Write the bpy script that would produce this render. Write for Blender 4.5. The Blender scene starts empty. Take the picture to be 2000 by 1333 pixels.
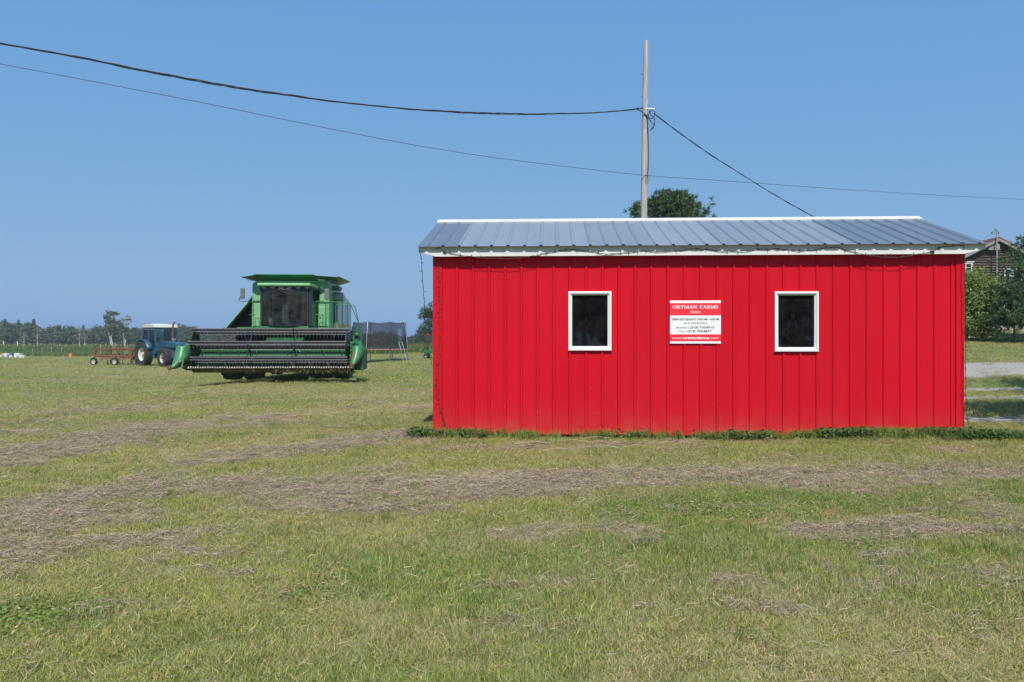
import bpy, math, random
import numpy as np
from mathutils import Vector, Matrix, Euler

R = math.radians
random.seed(7)
rng = np.random.default_rng(11)
scene = bpy.context.scene
C = scene.collection

# ------------------------------------------------------------------ camera, sky, sun, exposure
CAM_H = 1.37
F = 1600.0                                   # focal length in photograph pixels (2000 wide)
cam_d = bpy.data.cameras.new('camera')
cam_d.sensor_width = 36.0
cam_d.lens = 36.0 * F / 2000.0
cam_d.clip_start = 0.05
cam_d.clip_end = 6000
cam = bpy.data.objects.new('camera', cam_d)
cam.location = (0, 0, CAM_H)
cam.rotation_euler = (R(90), 0, 0)
C.objects.link(cam)
scene.camera = cam

SUN_EL, SUN_AZ = R(50), R(175)               # azimuth clockwise from +Y
world = bpy.data.worlds.new('World')
scene.world = world
world.use_nodes = True
wn = world.node_tree
wn.nodes.clear()
sky = wn.nodes.new('ShaderNodeTexSky')
sky.sky_type = 'NISHITA'
sky.sun_disc = False
sky.sun_elevation = SUN_EL
sky.sun_rotation = SUN_AZ
sky.altitude = 0
sky.air_density = 1.0
sky.dust_density = 1.4
sky.ozone_density = 2.2
bg = wn.nodes.new('ShaderNodeBackground')
bg.inputs['Strength'].default_value = 0.145
wo = wn.nodes.new('ShaderNodeOutputWorld')
# the camera's response to the sky: one tone curve per channel, the same in every direction
sep = wn.nodes.new('ShaderNodeSeparateColor'); cmb = wn.nodes.new('ShaderNodeCombineColor')
wn.links.new(sky.outputs[0], sep.inputs[0])
for i, (k, p_) in enumerate(((0.721, 0.50), (1.56, 0.285), (3.62, 0.04))):
    pw = wn.nodes.new('ShaderNodeMath'); pw.operation = 'POWER'; pw.inputs[1].default_value = p_
    ml = wn.nodes.new('ShaderNodeMath'); ml.operation = 'MULTIPLY'; ml.inputs[1].default_value = k
    wn.links.new(sep.outputs[i], pw.inputs[0]); wn.links.new(pw.outputs[0], ml.inputs[0]); wn.links.new(ml.outputs[0], cmb.inputs[i])
wn.links.new(cmb.outputs[0], bg.inputs['Color'])
wn.links.new(bg.outputs[0], wo.inputs['Surface'])

sd = bpy.data.lights.new('sun', 'SUN')
sd.energy = 3.9
sd.angle = R(0.55)
sd.color = (1.0, 0.955, 0.88)
sun = bpy.data.objects.new('sun', sd)
S = Vector((math.sin(SUN_AZ) * math.cos(SUN_EL), math.cos(SUN_AZ) * math.cos(SUN_EL), math.sin(SUN_EL)))
sun.rotation_euler = S.to_track_quat('Z', 'Y').to_euler()
sun.location = (10, -40, 50)
C.objects.link(sun)

vs = scene.view_settings
vs.view_transform = 'Standard'
vs.look = 'None'
vs.exposure = 0.3
vs.gamma = 1.0
vs.use_curve_mapping = False
cy = scene.cycles
cy.use_denoising = True
cy.max_bounces = 8
cy.transparent_max_bounces = 24
cy.volume_bounces = 0
cy.caustics_reflective = False
cy.caustics_refractive = False
cy.sample_clamp_indirect = 6

# ------------------------------------------------------------------ helpers
def tag(o, label=None, cat=None, group=None, kind=None):
    if label: o['label'] = label
    if cat: o['category'] = cat
    if group: o['group'] = group
    if kind: o['kind'] = kind
    return o

def empty(name, loc=(0, 0, 0), rz=0.0, parent=None):
    o = bpy.data.objects.new(name, None)
    o.empty_display_size = 0.2
    o.location = loc
    o.rotation_euler = (0, 0, rz)
    C.objects.link(o)
    if parent: o.parent = parent
    return o

def copy_tree(o, parent=None):
    c = o.copy()
    C.objects.link(c)
    c.parent = parent
    for ch in o.children:
        copy_tree(ch, c)
    return c

def fast_mesh(name, verts, tris=None, quads=None):
    me = bpy.data.meshes.new(name)
    verts = np.asarray(verts, dtype=np.float32).reshape(-1, 3)
    nt = 0 if tris is None else len(tris)
    nq = 0 if quads is None else len(quads)
    me.vertices.add(len(verts))
    me.vertices.foreach_set('co', verts.ravel())
    loops = []
    if nt: loops.append(np.asarray(tris, dtype=np.int32).ravel())
    if nq: loops.append(np.asarray(quads, dtype=np.int32).ravel())
    loops = np.concatenate(loops)
    me.loops.add(len(loops))
    me.loops.foreach_set('vertex_index', loops)
    me.polygons.add(nt + nq)
    starts = np.concatenate([np.arange(nt) * 3, nt * 3 + np.arange(nq) * 4]).astype(np.int32)
    me.polygons.foreach_set('loop_start', starts)
    me.update(calc_edges=True)
    me.validate()
    return me

def link_mesh(name, me, mat, parent=None):
    o = bpy.data.objects.new(name, me)
    if mat: me.materials.append(mat)
    C.objects.link(o)
    if parent: o.parent = parent
    return o

class MB:
    """collects shapes that belong to one mesh"""
    def __init__(self):
        self.v = []; self.f = []; self.M = Matrix.Identity(4)
    def add(self, vs, fs):
        b = len(self.v)
        self.v += [tuple(self.M @ Vector(p)) for p in vs]
        self.f += [tuple(i + b for i in f) for f in fs]
        return self
    def box(self, x0, x1, y0, y1, z0, z1, M=None):
        vs = [(x, y, z) for z in (z0, z1) for y in (y0, y1) for x in (x0, x1)]
        if M is not None: vs = [tuple(M @ Vector(p)) for p in vs]
        return self.add(vs, [(0, 2, 3, 1), (4, 5, 7, 6), (0, 1, 5, 4), (2, 6, 7, 3), (0, 4, 6, 2), (1, 3, 7, 5)])
    def bar(self, p0, p1, w, h, up=(0, 0, 1)):
        p0, p1 = Vector(p0), Vector(p1)
        d = (p1 - p0).normalized()
        u = Vector(up)
        if abs(d.dot(u)) > 0.99: u = Vector((0, 1, 0)) if abs(d.y) < 0.9 else Vector((1, 0, 0))
        s = d.cross(u).normalized(); u = s.cross(d).normalized()
        vs = []
        for p in (p0, p1):
            for a, b in ((-1, -1), (1, -1), (1, 1), (-1, 1)):
                vs.append(tuple(p + s * a * w / 2 + u * b * h / 2))
        return self.add(vs, [(0, 1, 2, 3), (7, 6, 5, 4), (0, 4, 5, 1), (1, 5, 6, 2), (2, 6, 7, 3), (3, 7, 4, 0)])
    def tube(self, pts, r, seg=8, caps=True):
        pts = [Vector(p) for p in pts]
        n = len(pts)
        rs = r if isinstance(r, (list, tuple)) else [r] * n
        vs, fs = [], []
        prev = None
        for i, p in enumerate(pts):
            if i == 0: d = pts[1] - pts[0]
            elif i == n - 1: d = pts[-1] - pts[-2]
            else: d = (pts[i + 1] - p).normalized() + (p - pts[i - 1]).normalized()
            if d.length < 1e-9: d = Vector((0, 0, 1))
            d.normalize()
            if prev is None:
                a = Vector((0, 0, 1)) if abs(d.z) < 0.9 else Vector((1, 0, 0))
                s = d.cross(a).normalized()
            else:
                s = (prev - d * prev.dot(d)).normalized()
            prev = s
            t = d.cross(s)
            for k in range(seg):
                an = 2 * math.pi * k / seg
                vs.append(tuple(p + (s * math.cos(an) + t * math.sin(an)) * rs[i]))
        for i in range(n - 1):
            for k in range(seg):
                a = i * seg + k; b = i * seg + (k + 1) % seg
                fs.append((a, b, b + seg, a + seg))
        if caps:
            fs.append(tuple(range(seg - 1, -1, -1)))
            fs.append(tuple((n - 1) * seg + k for k in range(seg)))
        return self.add(vs, fs)
    def lathe(self, prof, seg=24, axis='Z', c=(0, 0, 0), caps=True):
        """prof: list of (a, r) along the axis"""
        vs, fs = [], []
        for a, r in prof:
            for k in range(seg):
                an = 2 * math.pi * k / seg
                u, w = r * math.cos(an), r * math.sin(an)
                p = {'Z': (u, w, a), 'Y': (u, a, w), 'X': (a, u, w)}[axis]
                vs.append((p[0] + c[0], p[1] + c[1], p[2] + c[2]))
        n = len(prof)
        for i in range(n - 1):
            for k in range(seg):
                a = i * seg + k; b = i * seg + (k + 1) % seg
                fs.append((a, b, b + seg, a + seg))
        if caps:
            fs.append(tuple(range(seg))); fs.append(tuple((n - 1) * seg + k for k in range(seg)))
        return self.add(vs, fs)
    def prism(self, poly, a0, a1, axis='Y'):
        """poly: 2-D outline; extruded between a0 and a1 along the axis"""
        n = len(poly)
        def P(p, a):
            return {'Y': (p[0], a, p[1]), 'X': (a, p[0], p[1]), 'Z': (p[0], p[1], a)}[axis]
        vs = [P(p, a0) for p in poly] + [P(p, a1) for p in poly]
        fs = [tuple(range(n)), tuple(range(2 * n - 1, n - 1, -1))]
        for i in range(n):
            j = (i + 1) % n
            fs.append((i, i + n, j + n, j))
        return self.add(vs, fs)
    def sheet(self, p0, p1, p2, p3, th):
        """a thick quad"""
        p = [Vector(q) for q in (p0, p1, p2, p3)]
        nrm = (p[1] - p[0]).cross(p[3] - p[0]).normalized() * th
        vs = [tuple(q) for q in p] + [tuple(q - nrm) for q in p]
        return self.add(vs, [(0, 1, 2, 3), (7, 6, 5, 4), (0, 4, 5, 1), (1, 5, 6, 2), (2, 6, 7, 3), (3, 7, 4, 0)])
    def build(self, name, mat, parent=None, smooth=None, bevel=0.0, seg=2):
        me = bpy.data.meshes.new(name)
        me.from_pydata(self.v, [], self.f)
        me.update()
        if mat: me.materials.append(mat)
        import bmesh
        bm = bmesh.new(); bm.from_mesh(me)
        bmesh.ops.recalc_face_normals(bm, faces=bm.faces)
        bm.to_mesh(me); bm.free()
        o = bpy.data.objects.new(name, me)
        C.objects.link(o)
        if parent: o.parent = parent
        if smooth is not None:
            me.shade_smooth()
            me.set_sharp_from_angle(angle=R(smooth))
        if bevel:
            m = o.modifiers.new('bevel', 'BEVEL')
            m.width = bevel; m.segments = seg; m.limit_method = 'ANGLE'; m.angle_limit = R(40)
        return o

# ------------------------------------------------------------------ materials
def nodes_of(name):
    m = bpy.data.materials.new(name)
    m.use_nodes = True
    nt = m.node_tree
    return m, nt, nt.nodes, nt.links, nt.nodes['Principled BSDF']

def mixc(nt, fac, a, b, mode='MIX'):
    n = nt.nodes.new('ShaderNodeMix'); n.data_type = 'RGBA'; n.blend_type = mode
    n.clamp_factor = True
    for sock, val in ((n.inputs[0], fac), (n.inputs[6], a), (n.inputs[7], b)):
        if hasattr(val, 'is_output'): nt.links.new(val, sock)
        elif isinstance(val, (int, float)): sock.default_value = val
        else: sock.default_value = (*val[:3], 1)
    return n.outputs[2]

def noise(nt, scale, detail=4, rough=0.6, vec=None, dist=0.0):
    n = nt.nodes.new('ShaderNodeTexNoise')
    n.inputs['Scale'].default_value = scale; n.inputs['Detail'].default_value = detail
    n.inputs['Roughness'].default_value = rough; n.inputs['Distortion'].default_value = dist
    if vec is not None: nt.links.new(vec, n.inputs['Vector'])
    return n.outputs['Fac']

def ramp(nt, fac, lo, hi):
    n = nt.nodes.new('ShaderNodeMapRange'); n.clamp = True
    n.inputs['From Min'].default_value = lo; n.inputs['From Max'].default_value = hi
    nt.links.new(fac, n.inputs['Value'])
    return n.outputs['Result']

def math_n(nt, op, a, b=None):
    n = nt.nodes.new('ShaderNodeMath'); n.operation = op
    for s, v in ((n.inputs[0], a), (n.inputs[1], b)):
        if v is None: continue
        if hasattr(v, 'is_output'): nt.links.new(v, s)
        else: s.default_value = v
    return n.outputs[0]

def objvec(nt, scale=None):
    t = nt.nodes.new('ShaderNodeTexCoord')
    if scale is None: return t.outputs['Object']
    m = nt.nodes.new('ShaderNodeMapping'); m.inputs['Scale'].default_value = scale
    nt.links.new(t.outputs['Object'], m.inputs['Vector'])
    return m.outputs['Vector']

def bump(nt, bsdf, height, strength, dist):
    b = nt.nodes.new('ShaderNodeBump')
    b.inputs['Strength'].default_value = strength; b.inputs['Distance'].default_value = dist
    nt.links.new(height, b.inputs['Height']); nt.links.new(b.outputs['Normal'], bsdf.inputs['Normal'])

def paint(name, col, rough=0.4, metal=0.0, var=0.12, scale=3.0, dirt=None, dirt_amt=0.0, bmp=0.0, dscale=6.0, coat=0.0, stretch=None):
    m, nt, N, L, b = nodes_of(name)
    v = objvec(nt, stretch)
    n1 = noise(nt, scale, 5, 0.6, v)
    dk = tuple(c * (1 - var) for c in col); lt = tuple(min(1, c * (1 + var)) for c in col)
    c = mixc(nt, ramp(nt, n1, 0.3, 0.7), dk, lt)
    if dirt is not None:
        n2 = noise(nt, dscale, 8, 0.68, v)
        c = mixc(nt, ramp(nt, n2, 0.62 - dirt_amt * 0.3, 0.72 - dirt_amt * 0.1), c, dirt)
    L.new(c, b.inputs['Base Color'])
    rr = nt.nodes.new('ShaderNodeMapRange')
    rr.inputs['To Min'].default_value = max(0.03, rough - 0.08); rr.inputs['To Max'].default_value = min(1, rough + 0.1)
    L.new(n1, rr.inputs['Value']); L.new(rr.outputs[0], b.inputs['Roughness'])
    b.inputs['Metallic'].default_value = metal
    b.inputs['Coat Weight'].default_value = coat
    if bmp:
        bump(nt, b, noise(nt, scale * 8, 4, 0.6, v), 0.6, bmp)
    return m

def glass(name, tint=(0.75, 0.8, 0.8), ior=1.5, dirt=0.06):
    m = bpy.data.materials.new(name); m.use_nodes = True
    nt = m.node_tree; nt.nodes.clear()
    out = nt.nodes.new('ShaderNodeOutputMaterial')
    tr = nt.nodes.new('ShaderNodeBsdfTransparent'); tr.inputs['Color'].default_value = (*tint, 1)
    gl = nt.nodes.new('ShaderNodeBsdfGlossy'); gl.inputs['Roughness'].default_value = 0.02
    fr = nt.nodes.new('ShaderNodeFresnel'); fr.inputs['IOR'].default_value = ior
    mx = nt.nodes.new('ShaderNodeMixShader')
    nt.links.new(fr.outputs[0], mx.inputs[0]); nt.links.new(tr.outputs[0], mx.inputs[1]); nt.links.new(gl.outputs[0], mx.inputs[2])
    df = nt.nodes.new('ShaderNodeBsdfDiffuse'); df.inputs['Color'].default_value = (0.45, 0.46, 0.45, 1)
    mx2 = nt.nodes.new('ShaderNodeMixShader')
    d = math_n(nt, 'MULTIPLY', ramp(nt, noise(nt, 3.0, 7, 0.75, objvec(nt)), 0.35, 0.85), dirt)
    nt.links.new(d, mx2.inputs[0]); nt.links.new(mx.outputs[0], mx2.inputs[1]); nt.links.new(df.outputs[0], mx2.inputs[2])
    nt.links.new(mx2.outputs[0], out.inputs['Surface'])
    return m

def leaf_mat(name, c_dark, c_light, transl=0.3, hue_noise=0.5):
    m, nt, N, L, b = nodes_of(name)
    g = N.new('ShaderNodeNewGeometry')
    n1 = noise(nt, hue_noise, 3, 0.6, g.outputs['Position'])
    f = math_n(nt, 'ADD', math_n(nt, 'MULTIPLY', g.outputs['Random Per Island'], 0.6), math_n(nt, 'MULTIPLY', n1, 0.5))
    c = mixc(nt, f, c_dark, c_light)
    L.new(c, b.inputs['Base Color'])
    b.inputs['Roughness'].default_value = 0.55
    b.inputs['Specular IOR Level'].default_value = 0.35
    t = N.new('ShaderNodeBsdfTranslucent'); L.new(c, t.inputs['Color'])
    mx = N.new('ShaderNodeMixShader'); mx.inputs[0].default_value = transl
    L.new(b.outputs[0], mx.inputs[1]); L.new(t.outputs[0], mx.inputs[2])
    L.new(mx.outputs[0], N['Material Output'].inputs['Surface'])
    return m

M = {}
M['white'] = paint('white_trim', (0.68, 0.68, 0.675), 0.38, var=0.05, dirt=(0.42, 0.40, 0.36), dirt_amt=0.1, dscale=5)
M['vinyl'] = paint('white_vinyl', (0.74, 0.75, 0.76), 0.35, var=0.03)
M['galv_a'] = paint('galvalume_roof', (0.43, 0.455, 0.475), 0.42, 0.6, var=0.05, scale=1.2, stretch=(1, 0.3, 1), dirt=(0.39,0.415,0.44), dirt_amt=0.3)
M['galv_b'] = paint('galvalume_roof_dark_sheen', (0.30, 0.335, 0.365), 0.42, 0.7, var=0.08, scale=1.2, stretch=(1, 0.3, 1), dirt=(0.26,0.30,0.33), dirt_amt=0.3)  # weaker sheen of slightly tilted sheets put into darker base colours
M['galv_c'] = paint('galvalume_roof_mid_sheen', (0.385, 0.415, 0.44), 0.42, 0.62, var=0.06, scale=1.2, stretch=(1, 0.3, 1), dirt=(0.34,0.37,0.40), dirt_amt=0.3)
M['black'] = paint('black_plastic', (0.022, 0.022, 0.024), 0.5, var=0.2)
M['rubber'] = paint('tyre_rubber', (0.030, 0.029, 0.028), 0.8, var=0.3, dirt=(0.10, 0.085, 0.06), dirt_amt=0.15, dscale=9)
M['wood'] = paint('grey_wood', (0.25, 0.21, 0.175), 0.85, var=0.3, scale=4, stretch=(6, 6, 0.5), bmp=0.004)
M['skid'] = paint('dark_timber', (0.09, 0.07, 0.05), 0.9, var=0.3)
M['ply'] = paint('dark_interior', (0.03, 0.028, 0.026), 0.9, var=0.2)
M['green'] = paint('green_paint', (0.024, 0.165, 0.055), 0.36, var=0.16, dirt=(0.10, 0.14, 0.07), dirt_amt=0.12, dscale=5)
M['green_dk'] = paint('dusty_green_paint', (0.022, 0.12, 0.045), 0.5, var=0.2, dirt=(0.09, 0.08, 0.045), dirt_amt=0.3, dscale=5)
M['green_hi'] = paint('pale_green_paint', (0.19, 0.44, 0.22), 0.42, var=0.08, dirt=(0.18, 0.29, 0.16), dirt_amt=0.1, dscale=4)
M['green_rust'] = paint('worn_green_paint', (0.045, 0.22, 0.085), 0.40, var=0.12, dirt=(0.17, 0.095, 0.065), dirt_amt=0.42, dscale=2.3)
M['shield_dull'] = paint('dull_green_shield', (0.035, 0.105, 0.045), 0.6, var=0.15, dirt=(.08, .10, .06), dirt_amt=.3)
M['side'] = paint('sky_sheen_side_shield', (0.30, 0.35, 0.33), 0.25, 0.45, var=0.1)  # sky reflected in the green panel is put into its grey base
M['yellow'] = paint('yellow_stripe', (0.55, 0.36, 0.03), 0.45)
M['bat'] = paint('reel_bat_black', (0.011, 0.013, 0.020), 0.5, 0.0, var=0.2, dirt=(0.10, 0.09, 0.08), dirt_amt=0.15)
M['bat_edge'] = paint('worn_bat_edge', (0.26, 0.26, 0.27), 0.5, 0.3, var=0.2)
M['steel'] = paint('bare_steel', (0.42, 0.41, 0.39), 0.45, 0.8, var=0.2, dirt=(0.2, 0.13, 0.08), dirt_amt=0.3, dscale=8)
M['bar_pale'] = paint('pale_worn_steel', (0.62, 0.58, 0.52), 0.65, 0.1, var=0.2, dirt=(0.3, 0.22, 0.15), dirt_amt=0.2, dscale=9)
M['rust'] = paint('rusty_steel', (0.17, 0.085, 0.055), 0.8, 0.1, var=0.35, scale=9)
M['rust_red'] = paint('faded_red_paint', (0.19, 0.042, 0.032), 0.65, var=0.25, dirt=(0.17, 0.10, 0.06), dirt_amt=0.4, dscale=5)
M['pan'] = paint('muddy_pan', (0.10, 0.085, 0.035), 0.85, var=0.3, scale=5)
M['grey'] = paint('grey_plastic', (0.13, 0.135, 0.135), 0.5, var=0.1)
M['ltgrey'] = paint('light_grey_metal', (0.36, 0.38, 0.37), 0.4, 0.3, var=0.12)
M['cabglass'] = glass('tinted_cab_glass', (0.70, 0.80, 0.74), 1.5, 0.13)  # heavier film puts a grey-green haze into the glass colour
M['winglass'] = glass('window_glass', (0.50, 0.52, 0.54), 1.5, 0.05)
M['tglass'] = glass('tractor_glass', (0.80, 0.90, 0.90), 1.5, 0.06)
M['blue'] = paint('blue_paint', (0.020, 0.092, 0.160), 0.42, var=0.2, dirt=(0.10, 0.11, 0.12), dirt_amt=0.3)
M['rim'] = paint('white_rim', (0.54, 0.53, 0.49), 0.5, var=0.1, dirt=(0.35, 0.2, 0.12), dirt_amt=0.2, dscale=4)
M['orange'] = paint('orange_plastic', (0.75, 0.14, 0.03), 0.5)
M['chrome'] = paint('chrome', (0.75, 0.75, 0.76), 0.2, 1.0, var=0.05)
M['signred'] = paint('sign_red', (0.80, 0.022, 0.055), 0.45, var=0.03)
M['signwhite'] = paint('sign_white', (0.80, 0.81, 0.83), 0.45, var=0.02)
M['textgrey'] = paint('sign_grey_text', (0.20, 0.20, 0.23), 0.5, var=0.02)
M['textdark'] = paint('sign_dark_text', (0.055, 0.06, 0.085), 0.5, var=0.02)
M['textwhite'] = paint('sign_white_text', (0.82, 0.82, 0.82), 0.5, var=0.02)
M['wire_green'] = paint('light_wire', (0.022, 0.038, 0.026), 0.5, var=0.2)
M['cable'] = paint('black_cable', (0.02, 0.02, 0.023), 0.5, var=0.2)
M['pole'] = paint('weathered_pole', (0.42, 0.395, 0.38), 0.9, var=0.28, scale=5, stretch=(5, 5, 0.3), bmp=0.006, dirt=(0.12, 0.09, 0.07), dirt_amt=0.2, dscale=3)
M['log'] = paint('weathered_log', (0.085, 0.066, 0.052), 0.85, var=0.4, scale=4, stretch=(0.6, 3, 3), bmp=0.004, dirt=(0.15, 0.12, 0.095), dirt_amt=0.3, dscale=3)
M['redroof'] = paint('red_metal_roof', (0.20, 0.04, 0.035), 0.6, var=0.15)
M['concrete'] = paint('concrete', (0.42, 0.41, 0.39), 0.9, var=0.12)
M['greyboard'] = paint('grey_board', (0.27, 0.25, 0.235), 0.85, var=0.2)
M['galv_tube'] = paint('galvanised_tube', (0.42, 0.43, 0.44), 0.4, 0.6, var=0.1)
M['plasticwhite'] = paint('white_plastic_film', (0.78, 0.79, 0.80), 0.4, var=0.05)

def red_wall():
    m, nt, N, L, b = nodes_of('red_painted_steel')
    v = objvec(nt)
    n1 = noise(nt, 1.3, 4, 0.6, objvec(nt, (1, 1, 0.25)))
    c = mixc(nt, ramp(nt, n1, 0.3, 0.7), (0.52, 0.0028, 0.013), (0.60, 0.0042, 0.018))
    fine = noise(nt, 40, 3, 0.6, objvec(nt, (3, 3, 0.05)))
    c = mixc(nt, math_n(nt, 'MULTIPLY', ramp(nt, fine, 0.45, 0.8), 0.17), c, (0.55, 0.035, 0.05))
    oi = N.new('ShaderNodeObjectInfo')
    fade = math_n(nt, 'MULTIPLY', math_n(nt, 'ADD', math_n(nt, 'MULTIPLY', oi.outputs['Random'], 0.10), ramp(nt, noise(nt, 0.6, 5, 0.65, v), 0.35, 0.8)), 0.26)
    c = mixc(nt, fade, c, (0.50, 0.020, 0.036))
    sep = N.new('ShaderNodeSeparateXYZ'); L.new(v, sep.inputs[0])
    low = ramp(nt, sep.outputs['Z'], 0.85, 0.02)
    low2 = math_n(nt, 'POWER', low, 1.8)
    # splashes of dried mud and clippings thrown up by the mower
    sp = N.new('ShaderNodeTexVoronoi'); sp.inputs['Scale'].default_value = 46; sp.feature = 'F1'
    L.new(v, sp.inputs['Vector'])
    sw = N.new('ShaderNodeSeparateColor'); L.new(sp.outputs['Color'], sw.inputs[0])
    size = math_n(nt, 'MULTIPLY', math_n(nt, 'POWER', sw.outputs[0], 3.0), 0.20)
    dots = math_n(nt, 'LESS_THAN', sp.outputs['Distance'], size)
    keep = math_n(nt, 'LESS_THAN', sw.outputs[1], math_n(nt, 'MULTIPLY', low2, 1.7))
    patch = ramp(nt, noise(nt, 1.1, 3, 0.6, v), 0.36, 0.52)
    spl = math_n(nt, 'MULTIPLY', math_n(nt, 'MULTIPLY', dots, keep), patch)
    c = mixc(nt, math_n(nt, 'MULTIPLY', spl, 0.9), c, (0.55, 0.40, 0.27))
    film = math_n(nt, 'MULTIPLY', math_n(nt, 'MULTIPLY', math_n(nt, 'POWER', low, 4.0), ramp(nt, noise(nt, 3, 6, 0.75, v), 0.30, 0.72)), 0.62)
    c = mixc(nt, film, c, (0.42, 0.17, 0.11))
    L.new(c, b.inputs['Base Color'])
    b.inputs['Roughness'].default_value = 0.38
    b.inputs['Specular IOR Level'].default_value = 0.18
    bump(nt, b, noise(nt, 2.6, 3, 0.5, objvec(nt, (1.6, 1, 0.30))), 0.7, 0.014)
    return m
M['red'] = red_wall()

def net_mat():
    m = bpy.data.materials.new('black_netting'); m.use_nodes = True
    nt = m.node_tree; nt.nodes.clear()
    out = nt.nodes.new('ShaderNodeOutputMaterial')
    tr = nt.nodes.new('ShaderNodeBsdfTransparent')
    df = nt.nodes.new('ShaderNodeBsdfDiffuse'); df.inputs['Color'].default_value = (0.035, 0.036, 0.045, 1)
    mx = nt.nodes.new('ShaderNodeMixShader')
    n = ramp(nt, noise(nt, 1.5, 2, 0.5, objvec(nt)), 0.2, 0.8)
    mr = nt.nodes.new('ShaderNodeMapRange'); mr.inputs['To Min'].default_value = 0.46; mr.inputs['To Max'].default_value = 0.58
    nt.links.new(n, mr.inputs['Value'])
    nt.links.new(mr.outputs[0], mx.inputs[0]); nt.links.new(tr.outputs[0], mx.inputs[1]); nt.links.new(df.outputs[0], mx.inputs[2])
    nt.links.new(mx.outputs[0], out.inputs['Surface'])
    return m
M['net'] = net_mat()

# ------------------------------------------------------------------ terrain
def ss(a, b, x):
    t = np.clip((np.asarray(x, float) - a) / (b - a), 0, 1)
    return t * t * (3 - 2 * t)

def lattice(ix, iy, seed):
    h = (ix.astype(np.int64) * 374761393 + iy.astype(np.int64) * 668265263 + seed * 1442695041) & 0x7fffffff
    h = ((h ^ (h >> 13)) * 1274126177) & 0x7fffffff
    return ((h ^ (h >> 16)) & 0xffff) / 65535.0

def vnoise(x, y, seed=0):
    x = np.asarray(x, float); y = np.asarray(y, float)
    ix, iy = np.floor(x), np.floor(y)
    fx, fy = x - ix, y - iy
    fx = fx * fx * (3 - 2 * fx); fy = fy * fy * (3 - 2 * fy)
    a = lattice(ix, iy, seed); b = lattice(ix + 1, iy, seed)
    c = lattice(ix, iy + 1, seed); d = lattice(ix + 1, iy + 1, seed)
    return (a * (1 - fx) + b * fx) * (1 - fy) + (c * (1 - fx) + d * fx) * fy

def fbm(x, y, seed=0, octs=4):
    s, amp, tot = 0.0, 1.0, 0.0
    for o in range(octs):
        s = s + amp * vnoise(np.asarray(x) * 2 ** o + 17.3 * o, np.asarray(y) * 2 ** o - 9.1 * o, seed + o)
        tot += amp; amp *= 0.55
    return s / tot

RY = np.array([0, 15, 19, 24, 28.5, 38, 42, 50, 65, 120, 400, 4000])
RZ = np.array([0, 0.0, 0.10, 0.36, 0.70, 1.25, 1.48, 2.0, 2.4, 2.2, 2.0, 2.0])
def ground_h(x, y):
    x = np.asarray(x, float); y = np.asarray(y, float)
    h = -0.20 * ss(-8, -11.5, x) * ss(16, 25, y) - 0.12 * ss(-2, -9, x) * ss(32, 55, y)
    h = h - 0.22 * ss(60, 120, y) * ss(10, -10, x)
    h = h + ss(4.5, 12.5, x) * np.interp(y, RY, RZ)
    h = h + 0.42 * ss(56, 74, y) * ss(-26, -14, x) * (1 - ss(2, 8, x)) * (1 - 0.5 * ss(110, 200, y))
    near = 1 - ss(25, 60, np.hypot(x, y))
    h = h + near * 0.035 * (fbm(x * 0.5, y * 0.5, 5, 3) - 0.5)
    # level ground under the store and the little swelling of turf round it
    sx = ss(-2.2, -0.8, x) * (1 - ss(6.0, 7.4, x)) * ss(10.2, 11.2, y) * (1 - ss(15.6, 17, y))
    h = h * (1 - sx) + 0.0 * sx
    rise = ss(3.6, 5.2, x) * (1 - ss(6.4, 7.4, x)) * np.exp(-((y - (11.28 - 0.05 * (x - 3))) / 0.28) ** 2)
    return h + 0.045 * rise
def gh(x, y): return float(ground_h(x, y))

def px_ground(px, py, h=0.0):
    z = (CAM_H - h) * F / max(py - 666.5, 1e-3)
    return ((px - 1000) / F * z, z)

# dry clippings (raked rows) as strokes over the ground: pixel polylines and half width in metres
STROKES = [
    ([(60, 1010), (200, 975), (330, 955), (480, 940), (640, 948), (800, 952), (960, 945), (1060, 938)], 0.55, 1.0),
    ([(1000, 955), (1150, 940), (1300, 932), (1450, 935), (1600, 940), (1750, 935), (1900, 922), (2060, 925), (2200, 930)], 0.62, 1.0),
    ([(560, 985), (700, 985), (860, 975), (960, 968)], 0.28, 0.9),
    ([(-80, 900), (60, 882), (170, 870), (260, 850), (320, 832)], 0.62, 0.95),
    ([(440, 836), (500, 832), (560, 826)], 0.35, 0.7),
    ([(380, 902), (470, 893), (560, 878), (650, 868), (760, 852), (850, 848)], 0.42, 0.9),
    ([(-60, 1085), (40, 1075), (130, 1085), (230, 1070), (330, 1062)], 0.26, 1.0),
    ([(30, 1050), (160, 1020), (280, 1010)], 0.22, 0.6),
    ([(290, 1080), (350, 1070), (420, 1078)], 0.13, 0.9),
    ([(240, 1110), (330, 1122), (480, 1115)], 0.10, 0.5),
    ([(1560, 1045), (1680, 1050), (1800, 1040), (1930, 1045), (2060, 1050)], 0.22, 0.85),
    ([(1650, 1075), (1750, 1080)], 0.12, 0.6),
    ([(880, 876), (1000, 880), (1120, 878), (1230, 872), (1330, 872)], 0.25, 0.75),
    ([(1040, 1235), (1150, 1240), (1250, 1225)], 0.10, 0.6),
    ([(840, 1215), (960, 1210)], 0.10, 0.5),
    ([(1040, 1150), (1200, 1140), (1320, 1150)], 0.12, 0.4),
    ([(120, 805), (250, 800), (400, 790)], 0.8, 0.55),
    ([(0, 830), (60, 824)], 0.5, 0.6),
]
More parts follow.
